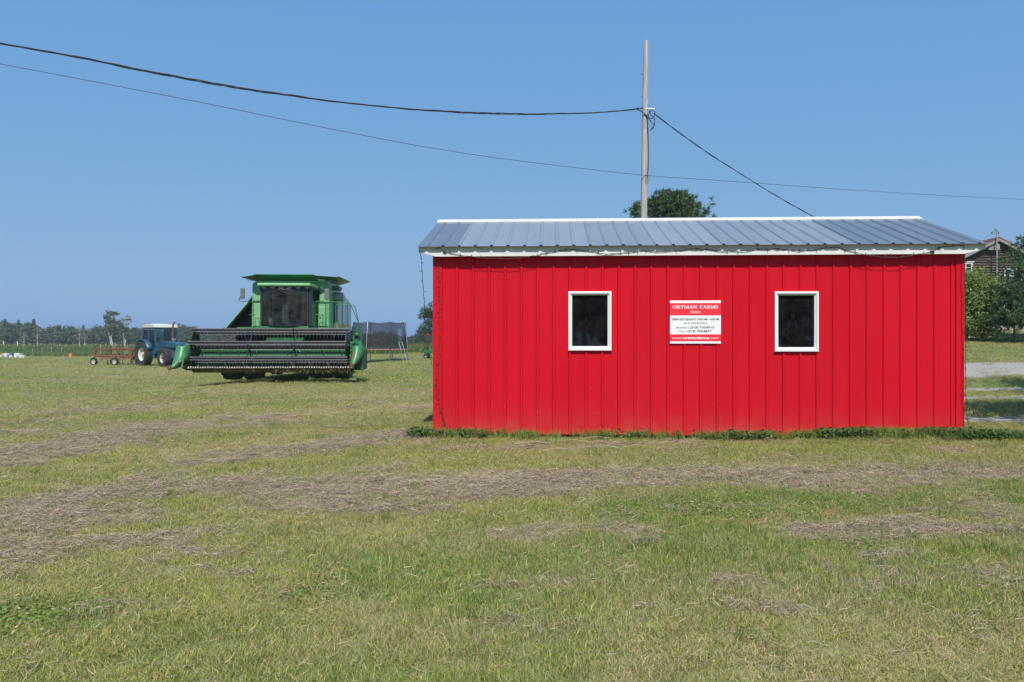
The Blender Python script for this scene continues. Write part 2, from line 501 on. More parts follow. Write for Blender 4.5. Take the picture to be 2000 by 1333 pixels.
STRAW = [  # sun bleached, pale standing grass
    ([(620, 810), (720, 800), (840, 790)], 0.9, 0.8),
    ([(700, 775), (780, 768), (850, 770)], 1.0, 0.9),
    ([(300, 905), (400, 885), (520, 860), (640, 842)], 0.45, 0.9),
    ([(60, 930), (180, 915), (280, 905)], 0.4, 0.6),
    ([(420, 1000), (560, 1010), (700, 1020)], 0.35, 0.5),
    ([(1300, 1200), (1500, 1230), (1800, 1220), (2000, 1260)], 0.35, 0.55),
    ([(1150, 1290), (1400, 1310), (1700, 1320), (2000, 1320)], 0.2, 0.6),
    ([(560, 1180), (760, 1240), (860, 1300)], 0.2, 0.45),
    ([(1050, 890), (1250, 900), (1500, 905)], 0.3, 0.5),
    ([(330, 745), (450, 757), (600, 766)], 1.2, 0.55),
    ([(0, 705), (120, 712), (330, 722)], 3.0, 0.45),
]
LUSH = [
    ([(1260, 985), (1400, 975), (1500, 985), (1640, 975), (1790, 985)], 0.35, 0.9),
    ([(1100, 1000), (1250, 1010)], 0.25, 0.6),
    ([(-40, 1180), (120, 1190), (260, 1200)], 0.18, 0.8),
    ([(1930, 960), (2100, 975)], 0.5, 0.7),
    ([(0, 775), (200, 768), (380, 760)], 0.8, 0.6),
    ([(700, 738), (800, 730), (860, 735)], 1.8, 0.9),
    ([(520, 1080), (640, 1100), (700, 1150)], 0.25, 0.5),
    ([(1350, 1060), (1480, 1080)], 0.18, 0.7),
    ([(860, 860), (1000, 862), (1150, 866), (1400, 866), (1620, 862), (1880, 858)], 0.10, 0.8),
]
def stroke_mask(strokes, x, y):
    m = np.zeros_like(x)
    for pts, w, a in strokes:
        g = np.array([px_ground(*p) for p in pts])
        d = np.full_like(x, 1e9)
        for (x0, y0), (x1, y1) in zip(g[:-1], g[1:]):
            vx, vy = x1 - x0, y1 - y0
            t = np.clip(((x - x0) * vx + (y - y0) * vy) / (vx * vx + vy * vy + 1e-9), 0, 1)
            d = np.minimum(d, np.hypot(x - x0 - t * vx, y - y0 - t * vy))
        m = np.maximum(m, a * np.clip(1.15 - 0.72 * d / w, 0, 1))
    return m

def masks(x, y):
    x = np.asarray(x, float); y = np.asarray(y, float)
    wx = x + 1.0 * (fbm(x * 1.3, y * 1.3, 31, 4) - 0.5); wy = y + 1.3 * (fbm(x * 1.3, y * 1.3, 57, 4) - 0.5)
    n1 = fbm(x * 1.7, y * 1.7, 3, 4); n2 = fbm(x * 0.35, y * 0.35, 9, 4); n3 = fbm(x * 3.1, y * 3.1, 71, 3)
    # hay rows elsewhere in the field, outside the strokes
    outside = ss(24, 34, y) + ss(7.0, 9.0, np.abs(x - 1)) * ss(4, 6, y) * 0.4
    rows = np.clip((fbm(x * 0.10 + y * 0.02, y * 0.42, 13, 4) - 0.52) * 5, 0, 1) * np.clip(outside, 0, 1)
    dry = np.maximum(stroke_mask(STROKES, wx, wy) * np.clip(0.05 + 1.55 * n1, 0, 1.1), 0.28 * rows)
    dry = np.maximum(dry, 0.40 * np.clip(fbm(x * 1.5, y * 2.4, 91, 4) * 4.2 - 2.15, 0, 1))
    dry = np.clip(dry + 0.30 * np.clip((n3 * n2 * 4 - 1.05), 0, 1) - 0.25 * np.clip(n3 * 2 - 1.15, 0, 1), 0, 1)
    straw = np.clip(stroke_mask(STRAW, wx, wy) * (0.4 + n1) + 0.45 * np.clip(fbm(x * 0.9, y * 1.1, 19, 4) * 3.2 - 1.6, 0, 1), 0, 1)
    lush = np.clip(stroke_mask(LUSH, wx, wy) * (0.4 + n1) + 0.45 * ss(13, 30, y) * np.clip(n2 * 2.2 - 0.35, 0, 1) + 0.85 * np.clip(fbm(x * 0.45, y * 0.6, 23, 4) * 3.2 - 1.25, 0, 1), 0, 1)
    return dry, straw, lush

def drive_mask(x, y):
    """gravel: the drive behind and the worn wheel tracks beside the store"""
    e = 0.5 * (fbm(x * 0.6, y * 0.6, 44, 4) - 0.5)
    main = 1 - ss(1.7, 2.3, np.abs(y - (25.6 + 0.06 * (x - 14))) + 2.2 * e)
    t1 = 1 - ss(0.3, 0.62, np.abs(y - (20.3 + 0.10 * (x - 11))) + 1.6 * e)
    t2 = 1 - ss(0.25, 0.6, np.abs(y - (18.6 + 0.05 * (x - 11))) + 1.6 * e)
    t3 = 1 - ss(0.35, 0.8, np.abs(y - (14.1 + 0.10 * (x - 8))) + 1.2 * e)
    return np.clip(np.maximum.reduce([main, 0.9 * t1, 0.8 * t2, t3]), 0, 1) * ss(5.5, 7.2, x)

def axis_coords(lo, hi, fine, grow, far0, far1):
    mid = list(np.arange(lo, hi + 1e-6, fine))
    up, d = [], fine
    c = hi
    while c < far1:
        d *= grow; c += d; up.append(c)
    dn, d = [], fine
    c = lo
    while c > far0:
        d *= grow; c -= d; dn.append(c)
    return np.array(dn[::-1] + mid + up)

gx = axis_coords(-9, 13, 0.14, 1.035, -2600, 2600)
gy = axis_coords(2.0, 16.5, 0.14, 1.022, -60, 4200)
GX, GY = np.meshgrid(gx, gy)
GZ = ground_h(GX, GY)
nx, ny = len(gx), len(gy)
idx = np.arange(nx * ny).reshape(ny, nx)
quads = np.stack([idx[:-1, :-1], idx[:-1, 1:], idx[1:, 1:], idx[1:, :-1]], -1).reshape(-1, 4)
gme = fast_mesh('ground', np.stack([GX, GY, GZ], -1).reshape(-1, 3), quads=quads)
dry, straw, lush = masks(GX.ravel(), GY.ravel())
grav = drive_mask(GX.ravel(), GY.ravel())
for nm, arr in (('dry', dry), ('straw', straw), ('lush', lush), ('gravel', grav)):
    a = gme.attributes.new(nm, 'FLOAT', 'POINT'); a.data.foreach_set('value', np.asarray(arr, np.float32))

C_GREEN = (0.165, 0.200, 0.052)
C_YGREEN = (0.62, 0.60, 0.14)
C_LUSH = (0.10, 0.20, 0.045)
C_STRAW = (0.70, 0.56, 0.31)
C_DRY = (0.38, 0.30, 0.21)

def attr(nt, name, kind='GEOMETRY'):
    n = nt.nodes.new('ShaderNodeAttribute'); n.attribute_type = kind; n.attribute_name = name
    return n.outputs['Fac']

def ground_mat():
    m, nt, N, L, b = nodes_of('mown_field')
    g = N.new('ShaderNodeNewGeometry'); P = g.outputs['Position']
    n_f = noise(nt, 60, 4, 0.7, P); n_m = noise(nt, 6, 5, 0.65, P); n_l = noise(nt, 0.35, 5, 0.65, P)
    c = mixc(nt, ramp(nt, n_m, 0.3, 0.7), tuple(0.85 * k for k in C_GREEN), (0.29, 0.285, 0.095))
    c = mixc(nt, math_n(nt, 'MULTIPLY', attr(nt, 'lush'), 0.8), c, C_LUSH)
    c = mixc(nt, math_n(nt, 'MULTIPLY', attr(nt, 'straw'), ramp(nt, n_m, 0.2, 0.6)), c, (0.43, 0.36, 0.18))
    c = mixc(nt, attr(nt, 'dry'), c, (0.35, 0.28, 0.185))
    c = mixc(nt, math_n(nt, 'MULTIPLY', ramp(nt, n_f, 0.42, 0.62), 0.35), c, (0.13, 0.115, 0.065))
    st = N.new('ShaderNodeTexVoronoi'); st.inputs['Scale'].default_value = 38; L.new(P, st.inputs['Vector'])
    gv = mixc(nt, ramp(nt, n_f, 0.3, 0.7), (0.24, 0.215, 0.20), (0.50, 0.46, 0.43))
    c = mixc(nt, math_n(nt, 'MULTIPLY', attr(nt, 'gravel'), 0.92), c, gv)
    L.new(c, b.inputs['Base Color'])
    b.inputs['Roughness'].default_value = 0.95
    b.inputs['Specular IOR Level'].default_value = 0.1
    bump(nt, b, noise(nt, 22, 5, 0.7, P), 0.9, 0.03)
    return m
ground = link_mesh('ground', gme, ground_mat())
tag(ground, 'mown hay field of green and dried grass with worn gravel drive', 'ground', kind='structure')

# ------------------------------------------------------------------ grass: instanced tufts
def tuft_mesh(name, n, rad, hlo, hhi, w, lean, flat=False, seed=0, curl=0.5):
    r = np.random.default_rng(seed)
    V, T = [], []
    for i in range(n):
        a = r.uniform(0, 2 * math.pi); d = rad * math.sqrt(r.uniform())
        bx, by = d * math.cos(a), d * math.sin(a)
        h = r.uniform(hlo, hhi); ww = w * r.uniform(0.6, 1.3)
        la = r.uniform(0, 2 * math.pi)
        if flat:
            z0 = r.uniform(0.003, 0.022); dx, dy = math.cos(la), math.sin(la)
            p0 = np.array([bx - dx * h / 2, by - dy * h / 2, z0])
            p1 = np.array([bx, by, z0 + r.uniform(0.0, 0.008)])
            p2 = np.array([bx + dx * h / 2 + r.uniform(-.008, .008), by + dy * h / 2 + r.uniform(-.008, .008), max(0.002, z0 + r.uniform(-0.010, 0.012))])
            side = np.array([-dy, dx, r.uniform(-0.5, 0.5)]) * ww / 2
        else:
            ln = lean * r.uniform(0.1, 1.0)
            dx, dy = math.cos(la), math.sin(la)
            p0 = np.array([bx, by, -0.006])
            p1 = p0 + np.array([dx * ln * h * 0.35, dy * ln * h * 0.35, h * 0.6])
            p2 = p0 + np.array([dx * ln * h, dy * ln * h, h * (1 - curl * ln * 0.5)])
            sa = r.uniform(0, 2 * math.pi)
            side = np.array([math.cos(sa), math.sin(sa), 0]) * ww / 2
        b = len(V)
        V += [p0 - side, p0 + side, p1 - side * 0.85, p1 + side * 0.85, p2]
        T += [(b, b + 1, b + 3), (b, b + 3, b + 2), (b + 2, b + 3, b + 4)]
    return fast_mesh(name, V, tris=T)

def clover_mesh(name, n, rad, seed=0, size=0.012, h=0.05):
    r = np.random.default_rng(seed)
    V, T = [], []
    for i in range(n):
        a = r.uniform(0, 2 * math.pi); d = rad * math.sqrt(r.uniform())
        c = np.array([d * math.cos(a), d * math.sin(a), h * r.uniform(0.3, 1.0)])
        nrm = np.array([r.normal(0, .45), r.normal(0, .45), 1.0]); nrm /= np.linalg.norm(nrm)
        u = np.cross(nrm, [1, 0, 0.2]); u /= np.linalg.norm(u); v = np.cross(nrm, u)
        s = size * r.uniform(0.6, 1.4); b = len(V)
        for k in range(6):
            an = 2 * math.pi * k / 6
            V.append(c + (u * math.cos(an) * 1.3 + v * math.sin(an) * 0.8) * s)
        T += [(b, b + 1, b + 2), (b, b + 2, b + 3), (b, b + 3, b + 4), (b, b + 4, b + 5)]
    return fast_mesh(name, V, tris=T)

def blade_mat(name, kind):
    m, nt, N, L, b = nodes_of(name)
    g = N.new('ShaderNodeNewGeometry'); P = g.outputs['Position']
    rnd = g.outputs['Random Per Island']
    oi = N.new('ShaderNodeObjectInfo')
    wn_ = N.new('ShaderNodeTexWhiteNoise'); wn_.noise_dimensions = '2D'
    cb = N.new('ShaderNodeCombineXYZ'); L.new(rnd, cb.inputs[0]); L.new(oi.outputs['Random'], cb.inputs[1]); L.new(cb.outputs[0], wn_.inputs['Vector'])
    rv = wn_.outputs['Value']
    lo = noise(nt, 1.4, 3, 0.6, P)
    if kind == 'thatch':
        c = mixc(nt, rv, (0.19, 0.145, 0.095), (0.56, 0.45, 0.31))
        c = mixc(nt, math_n(nt, 'GREATER_THAN', rv, 0.90), c, (0.58, 0.48, 0.32))
        c = mixc(nt, math_n(nt, 'MULTIPLY', math_n(nt, 'LESS_THAN', rv, 0.12), 0.7), c, (0.13, 0.15, 0.05))
    else:
        f = math_n(nt, 'ADD', math_n(nt, 'MULTIPLY', rv, 0.75), math_n(nt, 'MULTIPLY', math_n(nt, 'SUBTRACT', lo, 0.5), 0.7))
        c = mixc(nt, ramp(nt, f, 0.0, 0.85), (0.105, 0.165, 0.034) if kind == 'grass' else (0.10, 0.17, 0.03), C_YGREEN if kind == 'grass' else (0.36, 0.42, 0.09))
        c = mixc(nt, math_n(nt, 'MULTIPLY', attr(nt, 'lush', 'INSTANCER'), 0.7), c, mixc(nt, rv, (0.080, 0.18, 0.030), (0.32, 0.46, 0.085)) if kind == 'grass' else (0.17, 0.27, 0.05))
        sf = math_n(nt, 'ADD', math_n(nt, 'MULTIPLY', attr(nt, 'straw', 'INSTANCER'), 0.52), 0.33)
        wn2 = N.new('ShaderNodeTexWhiteNoise'); wn2.noise_dimensions = '1D'; L.new(math_n(nt, 'MULTIPLY', rv, 913.0), wn2.inputs['W'])
        isst = math_n(nt, 'LESS_THAN', wn2.outputs['Value'], sf if kind == 'grass' else math_n(nt, 'MULTIPLY', sf, 0.25))
        st_c = mixc(nt, rv, (0.33, 0.265, 0.125), C_STRAW)
        c = mixc(nt, math_n(nt, 'MULTIPLY', isst, 0.85), c, st_c)
        c = mixc(nt, math_n(nt, 'MULTIPLY', math_n(nt, 'LESS_THAN', rv, attr(nt, 'dry', 'INSTANCER')), 0.8), c, C_DRY)
    L.new(c, b.inputs['Base Color'])
    b.inputs['Roughness'].default_value = 0.6
    b.inputs['Specular IOR Level'].default_value = 0.25
    t = N.new('ShaderNodeBsdfTranslucent'); L.new(c, t.inputs['Color'])
    mx = N.new('ShaderNodeMixShader'); mx.inputs[0].default_value = 0.0 if kind == 'thatch' else 0.28
    L.new(b.outputs[0], mx.inputs[1]); L.new(t.outputs[0], mx.inputs[2])
    L.new(mx.outputs[0], N['Material Output'].inputs['Surface'])
    return m
M['blade'] = blade_mat('grass_blade', 'grass')
M['tall'] = blade_mat('fresh_grass_blade', 'bright')
M['thatch'] = blade_mat('dried_clippings', 'thatch')

def tuft_obj(name, me, mat):
    me.materials.append(mat)
    return bpy.data.objects.new(name, me)      # source for the scatter, itself not linked

def scatter(name, src, pts, rot, scl, attrs, label, cat):
    n = len(pts)
    me = bpy.data.meshes.new(name)
    me.vertices.add(n)
    me.vertices.foreach_set('co', np.asarray(pts, np.float32).ravel())
    a = me.attributes.new('rot', 'FLOAT_VECTOR', 'POINT'); a.data.foreach_set('vector', np.asarray(rot, np.float32).ravel())
    a = me.attributes.new('scl', 'FLOAT_VECTOR', 'POINT'); a.data.foreach_set('vector', np.asarray(scl, np.float32).ravel())
    for k, v in attrs.items():
        a = me.attributes.new(k, 'FLOAT', 'POINT'); a.data.foreach_set('value', np.asarray(v, np.float32))
    o = bpy.data.objects.new(name, me); C.objects.link(o)
    ng = bpy.data.node_groups.new(name + '_scatter', 'GeometryNodeTree')
    ng.interface.new_socket('Geometry', in_out='INPUT', socket_type='NodeSocketGeometry')
    ng.interface.new_socket('Geometry', in_out='OUTPUT', socket_type='NodeSocketGeometry')
    gi = ng.nodes.new('NodeGroupInput'); go = ng.nodes.new('NodeGroupOutput')
    oi = ng.nodes.new('GeometryNodeObjectInfo'); oi.inputs['Object'].default_value = src
    oi.inputs['As Instance'].default_value = True
    ip = ng.nodes.new('GeometryNodeInstanceOnPoints')
    def named(nm, t):
        k = ng.nodes.new('GeometryNodeInputNamedAttribute'); k.data_type = t; k.inputs['Name'].default_value = nm
        return k.outputs['Attribute']
    e2r = ng.nodes.new('FunctionNodeEulerToRotation')
    ng.links.new(named('rot', 'FLOAT_VECTOR'), e2r.inputs[0])
    ng.links.new(gi.outputs[0], ip.inputs['Points'])
    ng.links.new(oi.outputs['Geometry'], ip.inputs['Instance'])
    ng.links.new(e2r.outputs[0], ip.inputs['Rotation'])
    ng.links.new(named('scl', 'FLOAT_VECTOR'), ip.inputs['Scale'])
    ng.links.new(ip.outputs[0], go.inputs[0])
    md = o.modifiers.new('scatter', 'NODES'); md.node_group = ng
    tag(o, label, cat, kind='stuff')
    return o

SHED0 = Vector((-1.10, 11.67, 0)); SHED_RZ = -math.asin(0.05); SHED_L, SHED_W = 7.315, 3.9
def in_shed(x, y, pad=0.03):
    c, s = math.cos(-SHED_RZ), math.sin(-SHED_RZ)
    u = (x - SHED0.x) * c - (y - SHED0.y) * s; v = (x - SHED0.x) * s + (y - SHED0.y) * c
    return (u > -pad) & (u < SHED_L + pad) & (v > -pad) & (v < SHED_W + pad)

def wedge(n, y0, y1, side=1.2, spread=0.66):
    """random points on the ground in front of the viewer, evenly spread"""
    y = np.sqrt(rng.uniform(y0 * y0, y1 * y1, n * 2 + 20))
    x = rng.uniform(-1, 1, n * 2 + 20) * (spread * y + side)
    k = ~in_shed(x, y)
    return x[k][:n], y[k][:n]

def grass_band(y0, y1, dens, scale, tag_, zs=1.0):
    area = 0.66 * (y1 ** 2 - y0 ** 2) + 2.4 * (y1 - y0)
    n = int(area * dens)
    x, y = wedge(n, y0, y1)
    d, s, l = masks(x, y)
    gm = drive_mask(x, y)
    keep = (rng.uniform(size=len(x)) > gm * 0.93)
    bare = in_shed(x, y, 0.20) & (x > 0.5) & (x < 3.9)            # worn thin in front of the open gap under the wall
    keep &= ~(bare & (rng.uniform(size=len(x)) < 0.8))
    x, y, d, s, l = x[keep], y[keep], d[keep], s[keep], l[keep]
    u = rng.uniform(size=len(x))
    isd = u < np.clip(d ** 1.3 * 0.80 + 0.09, 0, 0.84)
    return x, y, d, s, l, isd

bands = [(2.6, 7.5, 340, 0.95), (7.5, 14, 170, 1.15), (14, 26, 60, 1.7), (26, 48, 16, 2.6), (48, 95, 4, 4.2)]
G = {k: [] for k in ('x', 'y', 'd', 's', 'l', 'isd', 'sc')}
for y0, y1, dn, sc in bands:
    x, y, d, s, l, isd = grass_band(y0, y1, dn, sc, '')
    for k, v in zip(('x', 'y', 'd', 's', 'l', 'isd', 'sc'), (x, y, d, s, l, isd, np.full(len(x), sc))): G[k].append(v)
G = {k: np.concatenate(v) for k, v in G.items()}

def emit(name, src, sel, hs, label, cat, zscale=None):
    x, y = G['x'][sel], G['y'][sel]
    n = len(x)
    if n == 0: return
    z = ground_h(x, y)
    rot = np.zeros((n, 3)); rot[:, 2] = rng.uniform(0, 6.283, n); rot[:, :2] = rng.normal(0, 0.08, (n, 2))
    sc = G['sc'][sel] * rng.uniform(0.75, 1.3, n)
    scl = np.stack([sc, sc, (np.ones(n) if zscale is None else zscale) * hs * rng.uniform(0.6, 1.35, n) * (0.6 + 0.4 * G['sc'][sel])], -1)
    scatter(name, src, np.stack([x, y, z], -1), rot, scl, {'dry': G['d'][sel], 'straw': G['s'][sel], 'lush': G['l'][sel]}, label, cat)

pick = rng.integers(0, 3, len(G['x']))
for v in range(3):
    src = tuft_obj('grass_tuft', tuft_mesh('grass_tuft', 70, 0.09, 0.016, 0.052, 0.0027, 1.5, seed=40 + v), M['blade'])
    hscale = 0.8 + 0.7 * G['l'] - 0.25 * G['s']
    sel = (~G['isd']) & (pick == v)
    emit('mown_grass', src, sel, 1.0, 'short mown green and straw coloured grass across the field', 'grass', hscale[sel])
for v in range(2):
    src = tuft_obj('clipping_tuft', tuft_mesh('clipping_tuft', 60, 0.10, 0.03, 0.10, 0.0022, 1, flat=True, seed=60 + v), M['thatch'])
    sel = G['isd'] & (pick % 2 == v) & (G['d'] > 0.30)
    emit('dried_grass_clippings', src, sel, 1.0, 'grey brown dried grass clippings lying in raked rows', 'clippings', np.full(sel.sum(), 1.5))

src = tuft_obj('clipping_wisp', tuft_mesh('clipping_wisp', 11, 0.16, 0.03, 0.09, 0.0022, 1, flat=True, seed=66), M['thatch'])
sel = G['isd'] & (G['d'] <= 0.30)
emit('loose_clippings', src, sel, 1.0, 'single dried grass clippings scattered through the green grass', 'clippings', np.full(sel.sum(), 1.6))

def small_scatter(name, src, x, y, sc, hs, label, cat):
    d, s, l = masks(x, y); n = len(x)
    rot = np.zeros((n, 3)); rot[:, 2] = rng.uniform(0, 6.283, n)
    k = sc * rng.uniform(0.7, 1.35, n)
    scatter(name, src, np.stack([x, y, ground_h(x, y)], -1), rot, np.stack([k, k, k * hs], -1), {'dry': d * 0.2, 'straw': s * 0.5, 'lush': np.full(n, 0.8)}, label, cat)

# taller bright tufts that the mower missed, clover patches
tall_src = tuft_obj('tall_tuft', tuft_mesh('tall_tuft', 26, 0.07, 0.05, 0.12, 0.0042, 0.7, seed=81), M['tall'])
xs, ys = [], []
for k in range(150):
    cx, cy = wedge(1, 3.0, 15)
    if rng.uniform() < 0.35: cx, cy = np.array([rng.uniform(0.5, 4.5)]), np.array([rng.uniform(5.0, 7.4)])
    m_ = rng.integers(2, 8)
    xs.append(cx[0] + rng.normal(0, 0.14, m_)); ys.append(cy[0] + rng.normal(0, 0.08, m_))
xs, ys = np.concatenate(xs), np.concatenate(ys); k = ~in_shed(xs, ys, 0.02)
small_scatter('bright_grass_tuft', tall_src, xs[k], ys[k], 0.9, 0.85, 'taller bright green grass tufts standing out of the mown grass', 'grass')
clo_src = tuft_obj('clover_patch', clover_mesh('clover_patch', 60, 0.14, seed=5, size=0.0065, h=0.035), M['tall'])
xs, ys = [], []
for (px, py), sp, n in (((1300, 985), .35, 40), ((1400, 975), .35, 45), ((1480, 1000), .3, 30), ((1640, 975), .3, 30), ((1730, 985), .3, 30), ((1690, 1068), .10, 9),
                        ((760, 990), .12, 6), ((820, 990), .12, 6), ((100, 1190), .25, 16), ((840, 1105), .06, 2), ((1240, 1000), .3, 20), ((640, 1150), .2, 7), ((600, 945), .12, 5)):
    c = px_ground(px, py)
    xs.append(c[0] + rng.normal(0, sp, n)); ys.append(c[1] + rng.normal(0, sp * 0.6, n))
xs, ys = np.concatenate(xs), np.concatenate(ys)
small_scatter('clover_patch', clo_src, xs, ys, 1.0, 1.0, 'low green clover leaves growing in the mown grass', 'clover')

# ------------------------------------------------------------------ the store
def wall_at(px, py, y=0.0):
    """point (along, height) where a photo direction meets a plane parallel to the front wall, y behind it"""
    d = Vector(((px - 1000) / F, 1, (666.5 - py) / F))
    n = Vector((math.sin(-SHED_RZ), math.cos(-SHED_RZ), 0))
    t = Vector((math.cos(SHED_RZ), math.sin(SHED_RZ), 0))
    o = SHED0 + n * y
    k = n.dot(o) / n.dot(d)
    p = d * k
    return ((p - SHED0).dot(t), p.z + CAM_H)

shed = empty('farm_store', SHED0, SHED_RZ)
tag(shed, 'small red metal sided farm store with grey ribbed metal roof', 'building')
Z0, ZT = 0.05, 2.64
RIB = 0.2286
def rib_profile(x0, x1, first, h=0.019, bw=0.023, tw=0.012):
    pts = [(x0, 0.0)]
    k = math.ceil((x0 - first) / RIB - 1e-6)
    while first + k * RIB < x1 + 1e-6:
        c = first + k * RIB
        for dx, hh in ((-bw, 0), (-tw, h), (tw, h), (bw, 0)):
            if x0 + 1e-4 < c + dx < x1 - 1e-4: pts.append((c + dx, hh))
        k += 1
    pts.append((x1, 0.0))
    return pts
wins = []
for (xa, ya, xb, yb) in ((1110, 570, 1194, 684), (1512, 570, 1597.5, 686)):
    s0, z1 = wall_at(xa, ya); s1, _ = wall_at(xb, ya); _, z0 = wall_at(xa, yb)
    wins.append((s0, s1, z0, z1))
FIRST = 0.092
edges = [0.0] + [FIRST - 0.06 + 4 * RIB * k for k in range(1, 8)] + [SHED_L]
for i in range(8):
    x0, x1 = edges[i], edges[i + 1]
    pr = rib_profile(x0, x1, FIRST)
    cuts = sorted({p[0] for p in pr} | {q for w in wins for q in (w[0] + .03, w[1] - .03) if x0 < q < x1})
    def hgt(x):
        for (a, ha), (b_, hb) in zip(pr[:-1], pr[1:]):
            if a - 1e-9 <= x <= b_ + 1e-9: return ha + (hb - ha) * (x - a) / max(b_ - a, 1e-9)
        return 0
    lap = 0.0012 * (i % 2)
    mb = MB()
    for a, b_ in zip(cuts[:-1], cuts[1:]):
        mid = (a + b_) / 2
        spans = [(Z0, ZT)]
        for w in wins:
            if w[0] + .03 <= mid <= w[1] - .03: spans = [(Z0, w[2] + .03), (w[3] - .03, ZT)]
        for za, zb in spans:
            # built in steps so that the thin steel can be a little uneven
            mb.add([(a, -hgt(a) - lap, za), (b_, -hgt(b_) - lap, za), (b_, -hgt(b_) - lap, zb), (a, -hgt(a) - lap, zb)], [(0, 1, 2, 3)])
    mb.build('wall_panel', M['red'], shed)
# gable ends and back
WY = SHED_W
RISE = 0.307
EZ = 2.69                                            # roof skin height at the eave edge (y = -0.2)
def roof_z(y): return EZ + RISE * (min(y, WY - y) + 0.2)
for x in (0.0, SHED_L):
    for k in range(4):
        y0, y1 = WY * k / 4, WY * (k + 1) / 4
        pr = rib_profile(y0, y1, 0.1)
        mb = MB(); sgn = -1 if x == 0 else 1
        for (a, ha), (b_, hb) in zip(pr[:-1], pr[1:]):
            e = 0.02
            mb.add([(x + sgn * ha, a, Z0), (x + sgn * hb, b_, Z0), (x + sgn * hb, b_, roof_z(b_) - e), (x + sgn * ha, a, roof_z(a) - e)], [(0, 1, 2, 3)])
        mb.build('wall_panel', M['red'], shed)
for i in range(8):
    mb = MB(); pr = rib_profile(edges[i], edges[i + 1], FIRST)
    for (a, ha), (b_, hb) in zip(pr[:-1], pr[1:]):
        mb.add([(a, WY + ha, Z0), (b_, WY + hb, Z0), (b_, WY + hb, ZT), (a, WY + ha, ZT)], [(0, 1, 2, 3)])
    mb.build('wall_panel', M['red'], shed)
# corner trims (L-shaped)
for x, s in ((0.0, 1), (SHED_L, -1)):
    mb = MB()
    mb.box(min(x - s * 0.022, x + s * 0.085), max(x - s * 0.022, x + s * 0.085), -0.023, -0.0205, Z0 - 0.004, ZT)
    mb.box(min(x - s * 0.0245, x - s * 0.022), max(x - s * 0.0245, x - s * 0.022), -0.023, 0.085, Z0 - 0.004, ZT)
    mb.build('corner_trim', M['red'], shed)
# skids and floor
for y in (0.16, WY / 2, WY - 0.16):
    MB().box(0.12, SHED_L - 0.12, y - 0.07, y + 0.07, -0.03, 0.10).build('skid', M['skid'], shed)
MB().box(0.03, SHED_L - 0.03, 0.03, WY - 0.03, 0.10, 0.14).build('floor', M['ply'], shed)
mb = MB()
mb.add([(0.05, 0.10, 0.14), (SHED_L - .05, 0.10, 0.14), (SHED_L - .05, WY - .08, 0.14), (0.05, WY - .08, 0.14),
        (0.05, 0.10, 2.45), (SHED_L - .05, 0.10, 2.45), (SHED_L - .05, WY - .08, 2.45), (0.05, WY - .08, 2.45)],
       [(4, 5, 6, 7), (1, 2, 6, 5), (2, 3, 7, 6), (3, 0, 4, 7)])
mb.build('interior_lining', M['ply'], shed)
# inside face of the front wall, split round the windows
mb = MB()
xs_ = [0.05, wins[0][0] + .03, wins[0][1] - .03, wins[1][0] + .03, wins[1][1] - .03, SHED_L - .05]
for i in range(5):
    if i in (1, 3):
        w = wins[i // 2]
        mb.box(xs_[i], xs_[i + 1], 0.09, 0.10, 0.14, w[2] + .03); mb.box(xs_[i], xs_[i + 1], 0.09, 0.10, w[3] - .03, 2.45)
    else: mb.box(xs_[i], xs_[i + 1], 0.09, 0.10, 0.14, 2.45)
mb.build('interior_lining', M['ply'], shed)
# windows
for (s0, s1, z0, z1) in wins:
    w = empty('window', ((s0 + s1) / 2, 0, z0), 0, shed)
    hw, hh = (s1 - s0) / 2, z1 - z0
    t1, t2 = 0.032, 0.021
    fr = MB()
    for a in ((-hw, hw, 0, t1), (-hw, hw, hh - t1, hh)): fr.box(a[0], a[1], -0.040, 0.0, a[2], a[3])
    for a in ((-hw, -hw + t1), (hw - t1, hw)): fr.box(a[0], a[1], -0.040, 0.0, t1, hh - t1)
    fr.build('frame', M['vinyl'], w, bevel=0.004)
    sh = MB(); i1 = hw - t1; zb, zt = t1, hh - t1
    sh.box(-i1, i1, -0.018, 0.085, zb, zb + t2); sh.box(-i1, i1, -0.018, 0.085, zt - t2, zt)
    sh.box(-i1, -i1 + t2, -0.018, 0.085, zb + t2, zt - t2); sh.box(i1 - t2, i1, -0.018, 0.085, zb + t2, zt - t2)
    sh.build('sash', M['vinyl'], w, bevel=0.003)
    MB().box(-i1 + t2, i1 - t2, 0.020, 0.026, zb + t2, zt - t2).build('pane', M['winglass'], w)
    MB().box(-hw - 0.004, hw + 0.004, -0.046, -0.002, -0.007, -0.001).build('sill', M['vinyl'], w, bevel=0.003)
    MB().box(-i1 + t2, i1 - t2, 0.100, 0.30, zb - 0.03, zb).build('inner_shelf', M['ply'], w)
